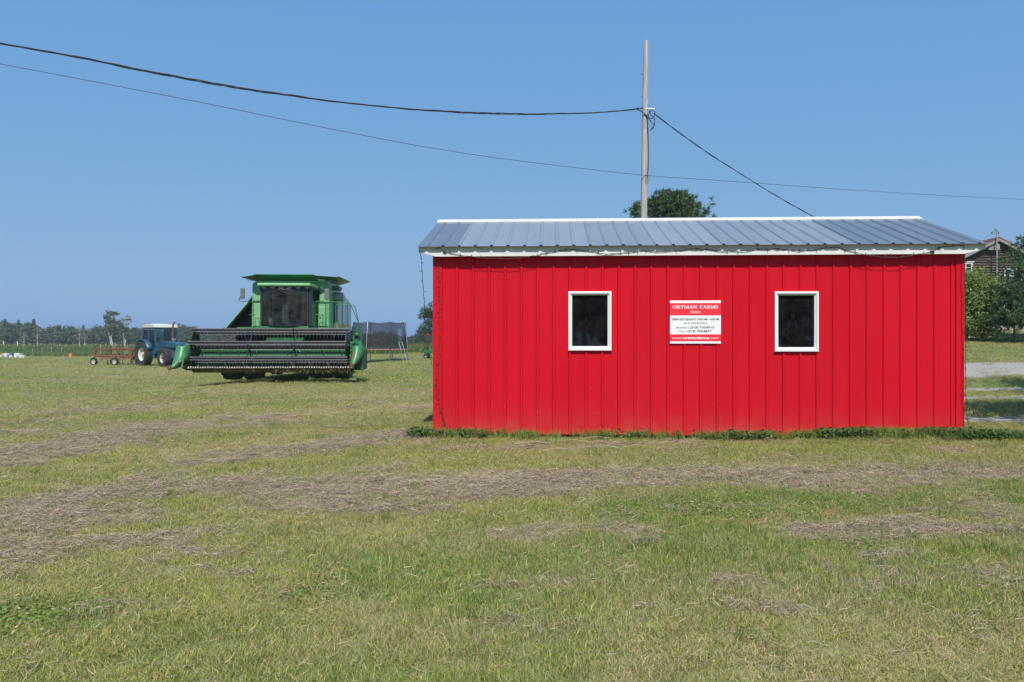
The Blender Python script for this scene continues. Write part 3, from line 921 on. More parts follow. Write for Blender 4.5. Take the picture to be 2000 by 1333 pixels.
# roof: front and back slopes out of single sheets
RX0, RX1 = -0.22, SHED_L + 0.265
ROOF_FIRST = wall_at(833, 484, -0.2)[0]
re = [RX0, ROOF_FIRST + 2 * RIB - 0.02] + [ROOF_FIRST + 2 * RIB + 4 * RIB * k - 0.02 for k in range(1, 8)] + [RX1]
re = [e for e in re if e <= RX1]
kinds = ['galv_b', 'galv_a', 'galv_a', 'galv_c', 'galv_a', 'galv_c', 'galv_c', 'galv_b', 'galv_b', 'galv_b']
RIDGE_Y = WY / 2
for side in (0, 1):
    for i in range(len(re) - 1):
        pr = rib_profile(re[i], re[i + 1], ROOF_FIRST, h=0.021, bw=0.030, tw=0.012)
        mb = MB(); lap = 0.0015 * (i % 2)
        def rp(x, h, y):
            z = roof_z(y) + h * 0.95 + lap
            return (x, y, z) if side == 0 else (x, WY - y, z)
        for (a, ha), (b_, hb) in zip(pr[:-1], pr[1:]):
            mb.add([rp(a, ha, -0.2), rp(b_, hb, -0.2), rp(b_, hb, RIDGE_Y), rp(a, ha, RIDGE_Y)], [(0, 1, 2, 3)])
        o = mb.build('roof_panel', M[kinds[i % len(kinds)]], shed)
        sm = o.modifiers.new('thickness', 'SOLIDIFY'); sm.thickness = 0.002; sm.offset = 0
# ridge cap
rz = roof_z(RIDGE_Y)
cap = MB()
cap.add([(RX0 - .005, RIDGE_Y - 0.16, rz + 0.024 - 0.16 * RISE), (RX1 + .005, RIDGE_Y - 0.16, rz + 0.024 - 0.16 * RISE), (RX1 + .005, RIDGE_Y, rz + 0.04), (RX0 - .005, RIDGE_Y, rz + 0.04),
         (RX1 + .005, RIDGE_Y + 0.16, rz + 0.024 - 0.16 * RISE), (RX0 - .005, RIDGE_Y + 0.16, rz + 0.024 - 0.16 * RISE)], [(0, 1, 2, 3), (3, 2, 4, 5)])
o = cap.build('ridge_cap', M['white'], shed)
sm = o.modifiers.new('thickness', 'SOLIDIFY'); sm.thickness = 0.022; sm.offset = -1
# fascia with the ends cut at a slant, soffit
FY = -0.135
ft = 2.704
fb = 2.558
for y, s in ((FY, 1), (WY - FY, -1)):
    mb = MB()
    poly = [(RX0 + .01, ft), (RX0 + .01, fb + 0.062), (0.03, fb), (SHED_L - 0.03, fb), (RX1 - .01, fb + 0.066), (RX1 - .01, ft)]
    mb.prism(poly, y, y + s * 0.022, 'Y')
    mb.build('fascia', M['white'], shed, bevel=0.003)
    mb = MB(); mb.box(RX0 + .02, RX1 - .02, min(y + s * .022, s * -0.001 if s > 0 else WY + 0.001), max(y + s * .022, -0.001 if s > 0 else WY + 0.001), fb + 0.066, fb + 0.075)
    mb.build('soffit', M['white'], shed)
for x0, x1 in ((RX0 + .005, RX0 + .027), (RX1 - .027, RX1 - .005)):
    for s in (0, 1):
        mb = MB()
        ya, yb = -0.11, RIDGE_Y
        za, zb = roof_z(ya) - 0.006, roof_z(yb) - 0.006
        q = [(ya, za), (ya, za - 0.09), (yb, zb - 0.09), (yb, zb)]
        if s: q = [(WY - a, b_) for a, b_ in q]
        mb.prism(q, x0, x1, 'X').build('rake_board', M['white'], shed)
# screws
mb = MB()
for zr in (0.20, wall_at(900, 711)[1], 1.62, 2.35):
    for k in range(32):
        x = FIRST + k * RIB - 0.052
        if any(w[0] - .02 < x < w[1] + .02 and w[2] - .03 < zr < w[3] + .03 for w in wins) or x < 0.1: continue
        zz = zr + random.uniform(-0.012, 0.012)
        mb.lathe([(-0.007, 0.0045), (-0.003, 0.006), (0.0, 0.007)], 6, 'Y', (x, 0, zz))
o = mb.build('screw', paint('screw_head', (0.30, 0.05, 0.05), 0.5, 0.4), shed); tag(o, kind='stuff')
mb = MB()
for yy in (0.0, 0.62, 1.25, 1.80):
    k = 0
    while ROOF_FIRST + k * RIB < RX1:
        x = ROOF_FIRST + k * RIB + 0.05
        z = roof_z(yy)
        mb.lathe([(0.0, 0.008), (0.006, 0.007), (0.009, 0.004)], 6, 'Z', (x, yy, z)); k += 1
o = mb.build('roof_screw', M['ltgrey'], shed); tag(o, kind='stuff')

# ------------------------------------------------------------------ sign
def shed_thing(name, label, cat, s, y, z, group=None):
    t = Vector((math.cos(SHED_RZ), math.sin(SHED_RZ), 0)); n = Vector((-math.sin(SHED_RZ), math.cos(SHED_RZ), 0))
    o = empty(name, SHED0 + t * s + n * y + Vector((0, 0, z)), SHED_RZ)
    return tag(o, label, cat, group)
s0, z1 = wall_at(1308.5, 587.5, -0.025); s1, _ = wall_at(1408, 587.5, -0.025); _, z0 = wall_at(1308.5, 671.5, -0.025)
SW, SH = s1 - s0, z1 - z0
sign = shed_thing('store_sign', 'red and white farm store sign mounted between the two windows', 'sign', (s0 + s1) / 2, -0.020, z0)
MB().box(-SW / 2, SW / 2, -0.006, 0.0, 0, SH).build('board', M['signwhite'], sign, bevel=0.0015)
def sy(py): return (671.5 - py) / 84.0 * SH          # photo row to height on the sign
def syc(c): return (1130 - c) / (1130 - 198) * SH   # row of the enlarged crop
MB().box(-SW / 2 + .001, SW / 2 - .001, -0.0085, -0.0062, syc(518), syc(253)).build('red_band', M['signred'], sign)
MB().box(-SW / 2 + .001, SW / 2 - .001, -0.0085, -0.0062, syc(1077), syc(930)).build('red_band', M['signred'], sign)

def text_part(body, xl, xr, base, cap_h, mat, parent, y=-0.0105, bold=0.0, name='lettering'):
    cu = bpy.data.curves.new(name, 'FONT'); cu.body = body; cu.size = 1.0; cu.offset = bold; cu.extrude = 0.0
    tmp = bpy.data.objects.new(name, cu); C.objects.link(tmp)
    dg = bpy.context.evaluated_depsgraph_get(); dg.update()
    me = bpy.data.meshes.new_from_object(tmp.evaluated_get(dg))
    C.objects.unlink(tmp); bpy.data.objects.remove(tmp)
    v = np.zeros(len(me.vertices) * 3); me.vertices.foreach_get('co', v); v = v.reshape(-1, 3)
    x0, x1 = v[:, 0].min(), v[:, 0].max()
    sc = cap_h / 0.70
    out = np.stack([xl + (v[:, 0] - x0) / (x1 - x0) * (xr - xl), np.full(len(v), y), base + v[:, 1] * sc], -1)
    me.vertices.foreach_set('co', out.ravel()); me.update()
    me.materials.clear(); me.materials.append(mat)
    o = bpy.data.objects.new(name, me); C.objects.link(o); o.parent = parent
    return o
def cx_(c): return (c - 757) / (1309 - 205) * SW     # column of the enlarged crop to sign x
text_part('OPEN SATURDAYS 10:00 AM - 4:00 PM', cx_(245), cx_(1268), syc(622), syc(582) - syc(622), M['textdark'], sign, bold=0.012)
text_part('OR BY APPOINTMENT', cx_(500), cx_(1014), syc(706), syc(668) - syc(706), M['textgrey'], sign)
text_part('B', cx_(350), cx_(380), syc(798), syc(758) - syc(798), M['textgrey'], sign)
text_part('USINESS #', cx_(386), cx_(620), syc(798), (syc(766) - syc(798)), M['textgrey'], sign)
text_part('(315) 710-8715', cx_(645), cx_(1160), syc(798), syc(756) - syc(798), M['textdark'], sign, bold=0.012)
text_part('C', cx_(405), cx_(438), syc(880), syc(838) - syc(880), M['textgrey'], sign)
text_part('ELL #', cx_(444), cx_(565), syc(880), syc(848) - syc(880), M['textgrey'], sign)
text_part('(315) 705-8677', cx_(590), cx_(1105), syc(880), syc(838) - syc(880), M['textdark'], sign, bold=0.012)
text_part('www.', cx_(255), cx_(478), syc(1032), syc(980) - syc(1032), M['textwhite'], sign)
text_part('ortmanfarms', cx_(484), cx_(1056), syc(1032), syc(980) - syc(1032), M['textwhite'], sign, bold=0.030)
text_part('.com', cx_(1064), cx_(1254), syc(1032), syc(980) - syc(1032), M['textwhite'], sign)

def arc(cx, cy, rx, ry, a0, a1, n=10):
    return [(cx + rx * math.cos(R(a0 + (a1 - a0) * i / n)), cy + ry * math.sin(R(a0 + (a1 - a0) * i / n))) for i in range(n + 1)]
TH, TN = 0.17, 0.085                                  # thick and thin strokes of the book letters
GLY = {  # strokes in a unit-height letter: (points, width); sr = serif bars (x0, x1, y)
    'O': (0.82, [(arc(.41, .5, .33, .43, 0, 360, 20), .13)], []),
    'R': (0.78, [([(.18, 0), (.18, 1)], TH), (arc(.36, .73, .24, .225, 90, -90, 8), .13), ([(.18, .955), (.36, .955)], TN), ([(.18, .505), (.36, .505)], TN), ([(.40, .5), (.68, 0)], TH)], [(.02, .36, 0), (.02, .2, 1), (.58, .8, 0)]),
    'T': (0.76, [([(.38, 0), (.38, 1)], TH), ([(.03, .955), (.73, .955)], .09), ([(.05, .97), (.05, .74)], .07), ([(.71, .97), (.71, .74)], .07)], [(.22, .54, 0)]),
    'M': (1.02, [([(.16, 0), (.16, 1)], TN), ([(.18, .98), (.50, .08)], TH), ([(.50, .08), (.82, .98)], TN), ([(.84, 0), (.84, 1)], TH)], [(.02, .32, 0), (.68, 1.0, 0), (.02, .22, 1), (.8, 1.0, 1)]),
    'A': (0.84, [([(.12, 0), (.42, 1)], TN), ([(.40, 1), (.70, 0)], TH), ([(.22, .34), (.58, .34)], TN)], [(.0, .28, 0), (.55, .86, 0)]),
    'N': (0.88, [([(.16, 0), (.16, 1)], TN), ([(.18, .97), (.70, .05)], TH), ([(.71, 0), (.71, 1)], TN)], [(.02, .32, 0), (.02, .2, 1), (.57, .86, 1)]),
    'F': (0.66, [([(.18, 0), (.18, 1)], TH), ([(.18, .955), (.60, .955)], .09), ([(.18, .5), (.46, .5)], TN), ([(.59, .97), (.59, .74)], .07), ([(.46, .62), (.46, .38)], .06)], [(.02, .40, 0), (.02, .2, 1)]),
    'S': (0.60, [(arc(.30, .73, .19, .215, 40, 270, 10) + arc(.30, .27, .21, .235, 90, -140, 10)[1:], .13), ([(.50, .97), (.50, .76)], .06), ([(.08, .03), (.08, .26)], .06)], []),
    't': (0.42, [([(.2, .06), (.2, .86)], .14), ([(.03, .66), (.38, .66)], .08), ([(.2, .05), (.36, .07)], .08)], []),
    'o': (0.62, [(arc(.31, .34, .22, .28, 0, 360, 16), .12)], []),
    'r': (0.52, [([(.16, 0), (.16, .70)], .14), ([(.18, .5), (.30, .63), (.44, .62)], .11)], [(.03, .34, 0), (.03, .16, .69)]),
    'e': (0.58, [(arc(.30, .34, .22, .28, 0, 320, 14), .11), ([(.1, .36), (.52, .36)], .07)], []),
    ' ': (0.38, [], []),
}
def serif_text(body, xl, xr, base, h, mat, parent, y=-0.0105):
    mb = MB(); x = 0.0; W_ = sum(GLY[c][0] for c in body)
    k = (xr - xl) / W_
    lay = 0
    for ch in body:
        w, strokes, sr = GLY[ch]
        items = list(strokes) + [([(a, yy * 0.93 + 0.035), (b_, yy * 0.93 + 0.035)], 0.07) for a, b_, yy in sr]
        for pts, wd in items:
            lay += 1; yo = y - 0.00008 * (lay % 9)
            P = [Vector((p[0], p[1])) for p in pts]
            L_, R_ = [], []
            for i, p in enumerate(P):
                d = (P[min(i + 1, len(P) - 1)] - P[max(i - 1, 0)])
                if (P[0] - P[-1]).length < 1e-6 and i in (0, len(P) - 1): d = P[1] - P[-2]
                d.normalize(); nn = Vector((-d.y, d.x))
                L_.append(p + nn * wd / 2); R_.append(p - nn * wd / 2)
            vs_ = [(xl + (x + q.x) * k, yo, base + q.y * h) for q in L_] + [(xl + (x + q.x) * k, yo, base + q.y * h) for q in R_]
            n = len(P)
            mb.add(vs_, [(i, i + 1, n + i + 1, n + i) for i in range(n - 1)])
        x += w
    return mb.build('lettering', mat, parent)
serif_text('ORTMAN', cx_(262), cx_(800), syc(374), syc(302) - syc(374), M['textwhite'], sign)
serif_text('FARMS', cx_(845), cx_(1250), syc(374), syc(302) - syc(374), M['textwhite'], sign)
serif_text('Store', cx_(645), cx_(868), syc(472), syc(415) - syc(472), M['textwhite'], sign)
mb = MB()
for a in (-0.35, 0.32):
    for c in (262, 1064): mb.lathe([(-0.0125, 0.004), (-0.0088, 0.0055)], 8, 'Y', (a * SW, 0, syc(c)))
tag(mb.build('screw', M['steel'], sign), kind='stuff')
MB().box(-SW / 2 + .05, SW / 2 - .05, 0.0, 0.002, 0.05, SH - 0.05).build('backing', M['signwhite'], sign)

# things seen through the windows
def fan():
    s, z = wall_at(1130, 662, 0.17)
    f = shed_thing('desk_fan', 'small dark box fan standing inside the window beside the grey radio', 'fan', s, 0.2, wins[0][2] + 0.034)
    mb = MB(); w, h = 0.085, 0.20
    mb.box(-w, w, -.04, .04, 0, .022); mb.box(-w, w, -.04, .04, h - .022, h); mb.box(-w, -w + .02, -.04, .04, .022, h - .022); mb.box(w - .02, w, -.04, .04, .022, h - .022)
    mb.build('housing', M['ltgrey'], f, bevel=.004)
    mb = MB()
    for r in (.025, .045, .065):
        mb.tube([(r * math.cos(t), -.035, .1 + r * math.sin(t)) for t in np.linspace(0, 2 * math.pi, 20)], .0022, 5)
    mb.build('grille', M['ltgrey'], f)
    mb = MB()
    for k in range(4):
        a = k * math.pi / 2
        mb.sheet((0, 0, .1), (.06 * math.cos(a), -.01, .1 + .06 * math.sin(a)), (.06 * math.cos(a + .8), .012, .1 + .06 * math.sin(a + .8)), (.01, .01, .1), .002)
    mb.build('blades', M['grey'], f)
    s, z = wall_at(1163, 665, 0.17)
    r = shed_thing('radio', 'dark radio with pale label inside the window beside the fan', 'radio', s, 0.2, wins[0][2] + 0.034)
    MB().box(-.085, .085, -.05, .05, 0, .085).build('case', M['grey'], r, bevel=.006)
    MB().box(-.06, .055, -.053, -.0502, .045, .068).build('label_strip', M['signwhite'], r)
    MB().box(-.05, -.02, -.055, -.0502, .012, .030).build('knob', M['ltgrey'], r)
    s, z = wall_at(1533, 674, 0.17)
    t = shed_thing('paper_tray', 'white plastic tray lying inside the window with nothing else in it', 'tray', s, 0.2, wins[1][2] + 0.036)
    MB().box(-.095, .095, -.06, .06, 0, .012).build('base', M['plasticwhite'], t, bevel=.003)
    mb = MB(); mb.box(-.095, .095, -.06, -.05, .012, .055); mb.box(-.095, -.085, -.05, .06, .012, .055); mb.box(.085, .095, -.05, .06, .012, .055)
    mb.build('rim', M['plasticwhite'], t, bevel=.003)
    MB().box(-.05, .03, -.0625, -.0602, .022, .040).build('print', M['textgrey'], t)
fan()

# ------------------------------------------------------------------ string lights
def wiggle(pts, step=0.05, amp=0.006):
    P = [Vector(p) for p in pts]; out = []
    for a, b_ in zip(P[:-1], P[1:]):
        n = max(1, int((b_ - a).length / step))
        for i in range(n): out.append(a.lerp(b_, i / n))
    out.append(P[-1])
    return [p + Vector((random.gauss(0, amp), random.gauss(0, amp * .5), random.gauss(0, amp))) for p in out]
def light_string(name, label, pts, spacing=0.105, amp=0.004, bulb_len=0.035, both=True):
    root = empty(name, SHED0, SHED_RZ); tag(root, label, 'string lights', 'strings of small lights on the store')
    path = wiggle(pts, 0.06, amp)
    w = MB(); w.tube(path, 0.0034, 5)
    w2 = [p + Vector((0.006 * math.sin(i * 1.9), 0, 0.006 * math.cos(i * 1.9))) for i, p in enumerate(path)]
    w.tube(w2, 0.0028, 5)
    w.build('wire', M['wire_green'], root)
    b = MB(); acc = 0
    for i, (p, q) in enumerate(zip(path[:-1], path[1:])):
        acc += (q - p).length
        if acc > spacing:
            acc = 0
            d = (q - p).normalized()
            sd_ = Vector((d.z, 0, -d.x)) * (1 if (both and random.random() < .5) else -1)
            e = (sd_ + d * random.uniform(-.6, .6) + Vector((0, random.uniform(-.5, .1), 0))).normalized()
            b.tube([p, p + e * bulb_len * .55, p + e * bulb_len], [0.0048, 0.0048, 0.0022], 5)
    tag(b.build('bulb', M['wire_green'], root), kind='stuff')
    return root
def fx(px, py, y=FY - 0.012):
    a = wall_at(px, py, y); return (a[0], y, a[1])
light_string('string_lights', 'string of small lights looped along the white fascia from clip to clip',
    [fx(*p) for p in ((851, 487), (856, 484), (868, 493), (890, 497), (920, 502), (950, 505), (985, 506), (1015, 504), (1050, 499), (1085, 491), (1118, 486.5), (1150, 491), (1185, 497), (1220, 494), (1255, 490), (1290, 492), (1320, 489), (1360, 486),
      (1400, 490), (1440, 492), (1480, 488), (1520, 486), (1560, 491), (1595, 488), (1631, 483), (1660, 491), (1700, 500), (1738, 503.5), (1775, 501), (1805, 495), (1822, 491), (1834, 484), (1850, 482), (1883, 480))], 0.12)
light_string('string_lights', 'strand of lights dangling free from the roof corner beside the sapling',
    [(RX0 + .03, FY - .02, ft - .08)] + [fx(*p, y=-.16) for p in ((823, 505), (824, 530), (826, 560), (828, 585), (830, 608), (831, 640), (838, 690), (843, 715))], 0.09)
light_string('string_lights', 'strand of lights running down the red wall at the corner trim above the weeds',
    [fx(*p, y=-.032) for p in ((852, 502), (857, 520), (858, 560), (857, 600), (858, 640), (857, 700), (855, 740), (853, 752), (857, 780), (862, 805), (868, 825), (876, 843))], 0.06, 0.004)
light_string('string_lights', 'strand of lights hanging from the roof corner beside the gravel drive',
    [fx(1883, 480)] + [fx(*p, y=-.10) for p in ((1884, 500), (1884, 540), (1885, 600), (1886, 660), (1886, 720), (1886, 770), (1890, 790), (1888, 803), (1889, 812), (1892, 842))], 0.08, 0.003)
for px, lab in ((868, 'dark spring clip holding the lights at the fascia end by the sapling'), (1821, 'dark spring clip holding the lights at the fascia end by the log house')):
    p = fx(px, 492, FY - 0.012)
    c = shed_thing('spring_clip', lab, 'clip', p[0], p[1], p[2])
    c.rotation_euler[1] = R(35)
    MB().box(-.028, .028, -.012, .008, -.011, .0).build('jaw', M['black'], c, bevel=.002)
    MB().box(-.022, .03, -.012, .008, .001, .010).build('jaw', M['black'], c, bevel=.002)

# ------------------------------------------------------------------ utility pole and overhead wires
PX, PY = 3.90, 24.0
def at(px, py, y):
    return Vector(((px - 1000) / F * y, y, CAM_H + (666.5 - py) / F * y))
pole = empty('utility_pole', (at(1256, 700, PY).x, PY, gh(PX, PY)))
tag(pole, 'weathered grey wooden utility pole standing behind the red store', 'pole')
def pl(px, py, dy=0.0):
    return at(px, py, PY + dy) - pole.location
prof = [(1256.0, 700, .098), (1256.5, 600, .095), (1257.5, 430, .088), (1259, 300, .078), (1260, 213, .074), (1261, 140, .067), (1262, 80, .062)]
mb = MB(); pts, rad = [], []
for a, b_ in zip(prof[:-1], prof[1:]):
    for i in range(5):
        t = i / 5; pts.append(pl(a[0] + (b_[0] - a[0]) * t + random.gauss(0, .25), a[1] + (b_[1] - a[1]) * t)); rad.append(1.1 * (a[2] + (b_[2] - a[2]) * t) + random.gauss(0, .001))
pts.append(pl(*prof[-1][:2])); rad.append(prof[-1][2])
pts.insert(0, Vector((pts[0].x, pts[0].y, -0.3))); rad.insert(0, .10)
mb.tube(pts, rad, 14).build('post', M['pole'], pole, smooth=40)
for px, py, ang in ((1261, 146, 180), (1258, 190, 200), (1263, 208, 60), (1262, 222, 180), (1260, 236, 180), (1259, 255, 180), (1258, 390, 200), (1257, 400, 160)):
    p = pl(px, py); d = Vector((math.cos(R(ang)), -0.6 * abs(math.sin(R(ang))) - .3, 0)).normalized()
    MB().tube([p + d * .05, p + d * .115], .008, 6).build('bolt', M['rust'], pole)
MB().tube([pl(1258.6, 145), pl(1252, 146)], [.012, .007], 6).build('peg', M['rust'], pole)
mb = MB(); mb.bar(pl(1263, 185, -.06), pl(1262.6, 205, -.06), .02, .012); mb.build('strap', M['rust'], pole)
MB().bar(pl(1260.3, 232, -.085), pl(1260, 250, -.085), .045, .012).build('number_plate', M['ltgrey'], pole)
# service drop hardware
ins = MB()
ins.tube([pl(1257, 212, -.05), pl(1279, 213.5, -.12)], .016, 8); ins.tube([pl(1276, 218, -.12), pl(1280, 211, -.12)], .012, 6)
ins.build('bracket', M['galv_tube'], pole)
loops = MB()
for path in (((1240, 213), (1252, 217), (1262, 226), (1270, 236), (1277, 244), (1276, 251), (1269, 255)), ((1246, 214), (1258, 222), (1266, 230), (1274, 232), (1280, 224), (1277, 216)),
             ((1268, 216), (1272, 226), (1279, 233), (1278, 246), (1272, 252)), ((1264, 222), (1268, 232), (1266, 226), (1270, 218), (1276, 216)), ((1263, 225), (1265, 240), (1267, 300), (1266, 330), (1264, 350))):
    loops.tube([pl(*p, dy=-.10) for p in path], .013, 6)
o = loops.build('jumper_wire', M['cable'], pole); tag(o, kind='stuff')
mb = MB(); mb.tube([pl(*p, dy=-.09) for p in ((1253, 352), (1258, 345), (1265, 342), (1269, 346), (1267, 353), (1262, 358))], .006, 5); mb.build('tie_wire', M['cable'], pole)

def on_plane(px, py, A, B):
    """point of a photo direction on the upright plane through A and B"""
    d = Vector(((px - 1000) / F, 1, (666.5 - py) / F)); o = Vector((0, 0, CAM_H))
    n = Vector((B.y - A.y, -(B.x - A.x), 0))
    return o + d * (n.dot(A - o) / n.dot(d))
def smooth_path(P, n=14):
    out = []
    for i in range(len(P) - 1):
        p0 = P[max(i - 1, 0)]; p1 = P[i]; p2 = P[i + 1]; p3 = P[min(i + 2, len(P) - 1)]
        for k in range(n):
            t = k / n
            out.append(0.5 * ((2 * p1) + (p2 - p0) * t + (2 * p0 - 5 * p1 + 4 * p2 - p3) * t * t + (3 * p1 - p0 - 3 * p2 + p3) * t ** 3))
    out.append(P[-1]); return out
def twisted(name, label, pix, ya, yb, r, n=3, extend=True):
    A, B = at(*pix[0], ya), at(*pix[-1], yb)
    P = [on_plane(*p, A, B) for p in pix]
    if extend:
        st_ = P[0] - P[1]
        for k in range(1, 5): P.insert(0, P[0] + st_ + Vector((0, 0, .012 * k)))
    path = smooth_path(P, 24)
    root = empty(name, path[-1]); tag(root, label, 'wire')
    off = root.location
    for k in range(n):
        mb = MB(); acc = 0; pts = []
        for i, p in enumerate(path):
            if i: acc += (p - path[i - 1]).length
            a = acc * 2 * math.pi / 1.5 + k * 2 * math.pi / n
            rr = r * (0.95 + .5 * math.sin(acc * 0.9 + k)) if n > 1 else 0
            pts.append(p - off + Vector((0.5 * rr * math.cos(a), 0.5 * rr * math.cos(a), rr * math.sin(a))))
        mb.tube(pts, r * (0.8 if n > 1 else 1), 6); mb.build('strand', M['cable'], root)
twisted('power_cable', 'thick twisted black power cable sagging across the sky to the pole', [(0, 85), (130, 108), (300, 142), (430, 166), (560, 186), (700, 204), (850, 217), (1000, 223), (1120, 222), (1200, 218), (1256, 211)], 14, PY - .08, .013)
twisted('service_cable', 'twisted black cable sloping down from the pole behind the metal roof', [(1277, 222), (1330, 262), (1390, 304), (1450, 342), (1520, 385), (1590, 424), (1660, 458)], PY - .1, 29, .012, 2, False)
twisted('telephone_wire', 'thin dark wire passing the pole below the thick twisted cable', [(0, 125), (200, 163), (400, 202), (600, 243), (800, 282), (950, 306), (1100, 325), (1262, 343), (1420, 354), (1600, 367), (1800, 380), (2000, 390), (2200, 398)], 15, 30, .0055, 1)

# ------------------------------------------------------------------ trees
def orient_quads(cen, nrm, size, aspect=1.6, rg=rng):
    """one leaf-shaped quad (a bent diamond) for each centre"""
    n = len(cen)
    nrm = nrm / (np.linalg.norm(nrm, axis=1, keepdims=True) + 1e-9)
    ref = rg.normal(size=(n, 3))
    u = np.cross(nrm, ref); u /= np.linalg.norm(u, axis=1, keepdims=True) + 1e-9
    v = np.cross(nrm, u)
    L_ = (size * aspect)[:, None]; W_ = size[:, None]
    V = np.stack([cen - u * L_ * .5, cen + v * W_ * .42 - nrm * W_ * .1, cen + u * L_ * .5, cen - v * W_ * .42 - nrm * W_ * .1], 1)
    return V.reshape(-1, 3), np.arange(n * 4).reshape(-1, 4)

def leaf_clumps(clumps, per, leaf, rg, up=0.5, out=0.7, shell=0.55):
    """clumps: (x,y,z,rx,ry,rz); leaves spread through the outer part of every clump"""
    Cs, Ns, Ss = [], [], []
    for (cx, cy, cz, rx, ry, rz) in clumps:
        n = max(6, int(per * rg.uniform(.75, 1.25)))
        d = rg.normal(size=(n, 3)); d /= np.linalg.norm(d, axis=1, keepdims=True)
        rr = shell + (1 - shell) * rg.uniform(size=(n, 1)) ** .6
        rr = rr * (1 + .22 * rg.normal(size=(n, 1)))
        Cs.append(np.array([cx, cy, cz]) + d * rr * np.array([rx, ry, rz]))
        Ns.append(d * out + np.array([0, 0, up]) + rg.normal(0, .5, (n, 3)))
        Ss.append(leaf * rg.uniform(.6, 1.4, n))
    return np.concatenate(Cs), np.concatenate(Ns), np.concatenate(Ss)

def limb(mb, p0, p1, r0, r1, rg, seg=6, n=5, wob=.06):
    P, Rr = [], []
    L_ = (Vector(p1) - Vector(p0)).length
    for i in range(n + 1):
        t = i / n
        p = Vector(p0).lerp(Vector(p1), t)
        if 0 < i: p += Vector((rg.normal(0, wob), rg.normal(0, wob), rg.normal(0, wob * .4))) * L_ * .25
        P.append(p); Rr.append(r0 + (r1 - r0) * t)
    mb.tube(P, Rr, seg); return P

M['bark'] = paint('bark', (0.13, 0.105, 0.08), 0.95, var=.35, scale=5, stretch=(4, 4, .6), bmp=.01)
M['birch'] = paint('pale_bark', (0.50, 0.48, 0.44), 0.85, var=.2, scale=3, dirt=(.12, .1, .09), dirt_amt=.2, dscale=6)
M['leaf_far'] = leaf_mat('far_foliage', (0.036, 0.070, 0.028), (0.100, 0.150, 0.055), .2, .15)
M['leaf_far2'] = leaf_mat('far_foliage_light', (0.048, 0.085, 0.026), (0.125, 0.165, 0.055), .25, .15)
M['leaf_dead'] = leaf_mat('dead_foliage', (0.10, 0.085, 0.07), (0.20, 0.17, 0.14), .1, .3)
M['leaf_bush'] = leaf_mat('bush_foliage', (0.070, 0.135, 0.022), (0.32, 0.40, 0.075), .38, 1.2)
M['leaf_pine'] = leaf_mat('pine_needles', (0.032, 0.072, 0.030), (0.115, 0.185, 0.072), .15, 1.0)
M['leaf_sap'] = leaf_mat('sapling_foliage', (0.028, 0.060, 0.018), (0.085, 0.130, 0.035), .3, 1.0)

def broadleaf(name, h, cr, trunk_h, nclump, per, leaf, mat, bark, seed, squash=1.0, tr=None):
    rg = np.random.default_rng(seed)
    root = empty(name)
    mb = MB(); tr = tr or h * .018
    top = (rg.normal(0, .2), rg.normal(0, .2), h * .86)
    stem = limb(mb, (0, 0, -.25), top, tr * 1.3, tr * .25, rg, 8, 8, .05)
    clumps = []
    for k in range(nclump):
        t = (k + .5) / nclump
        z = trunk_h + (h - trunk_h) * (t ** .85)
        w = cr * math.sin(math.pi * min(.97, .22 + .74 * (z - trunk_h) / (h - trunk_h))) ** .7
        a = k * 2.4 + rg.uniform(-.5, .5); d = w * rg.uniform(.25, .85)
        c = (d * math.cos(a), d * math.sin(a), z + rg.normal(0, .25))
        s = cr * rg.uniform(.30, .48)
        clumps.append((*c, s, s, s * .75 * squash))
        if k % 2 == 0:
            b0 = stem[min(len(stem) - 1, max(2, int(len(stem) * max(0.2, (z - h * .15) / h))))]
            limb(mb, b0, c, tr * .4, tr * .08, rg, 5, 4, .1)
    mb.build('trunk', bark, root, smooth=60)
    cen, nrm, sz = leaf_clumps(clumps, per, leaf, rg)
    keep = cen[:, 2] > trunk_h * .55
    V, Q = orient_quads(cen[keep], nrm[keep], sz[keep], 1.5, rg)
    me = fast_mesh('crown', V, quads=Q)
    link_mesh('crown', me, mat, root)
    return root

def conifer(name, h, cr, nlayer, per, leaf, mat, bark, seed):
    rg = np.random.default_rng(seed); root = empty(name); mb = MB()
    mb.tube([(0, 0, -.2), (0, 0, h * .5), (0, 0, h)], [h * .018, h * .011, h * .002], 7)
    mb.build('trunk', bark, root)
    Cs, Ns, Ss = [], [], []
    for k in range(nlayer):
        t = k / nlayer; z = h * (.12 + .88 * t); w = cr * (1 - t) ** .85 + .12
        n = int(per * (1 - t * .75))
        a = rg.uniform(0, 6.283, n); d = w * rg.uniform(.1, 1.05, n) ** .7
        lob = 1 + .25 * np.sin(a * 5 + k * 2.1)
        d = d * lob
        Cs.append(np.stack([d * np.cos(a), d * np.sin(a), z - .35 * d + rg.normal(0, .12, n)], -1))
        Ns.append(np.stack([np.cos(a) * .4, np.sin(a) * .4, np.ones(n)], -1) + rg.normal(0, .5, (n, 3)))
        Ss.append(leaf * rg.uniform(.6, 1.3, n))
    V, Q = orient_quads(np.concatenate(Cs), np.concatenate(Ns), np.concatenate(Ss), 2.2, rg)
    link_mesh('crown', fast_mesh('crown', V, quads=Q), mat, root)
    return root

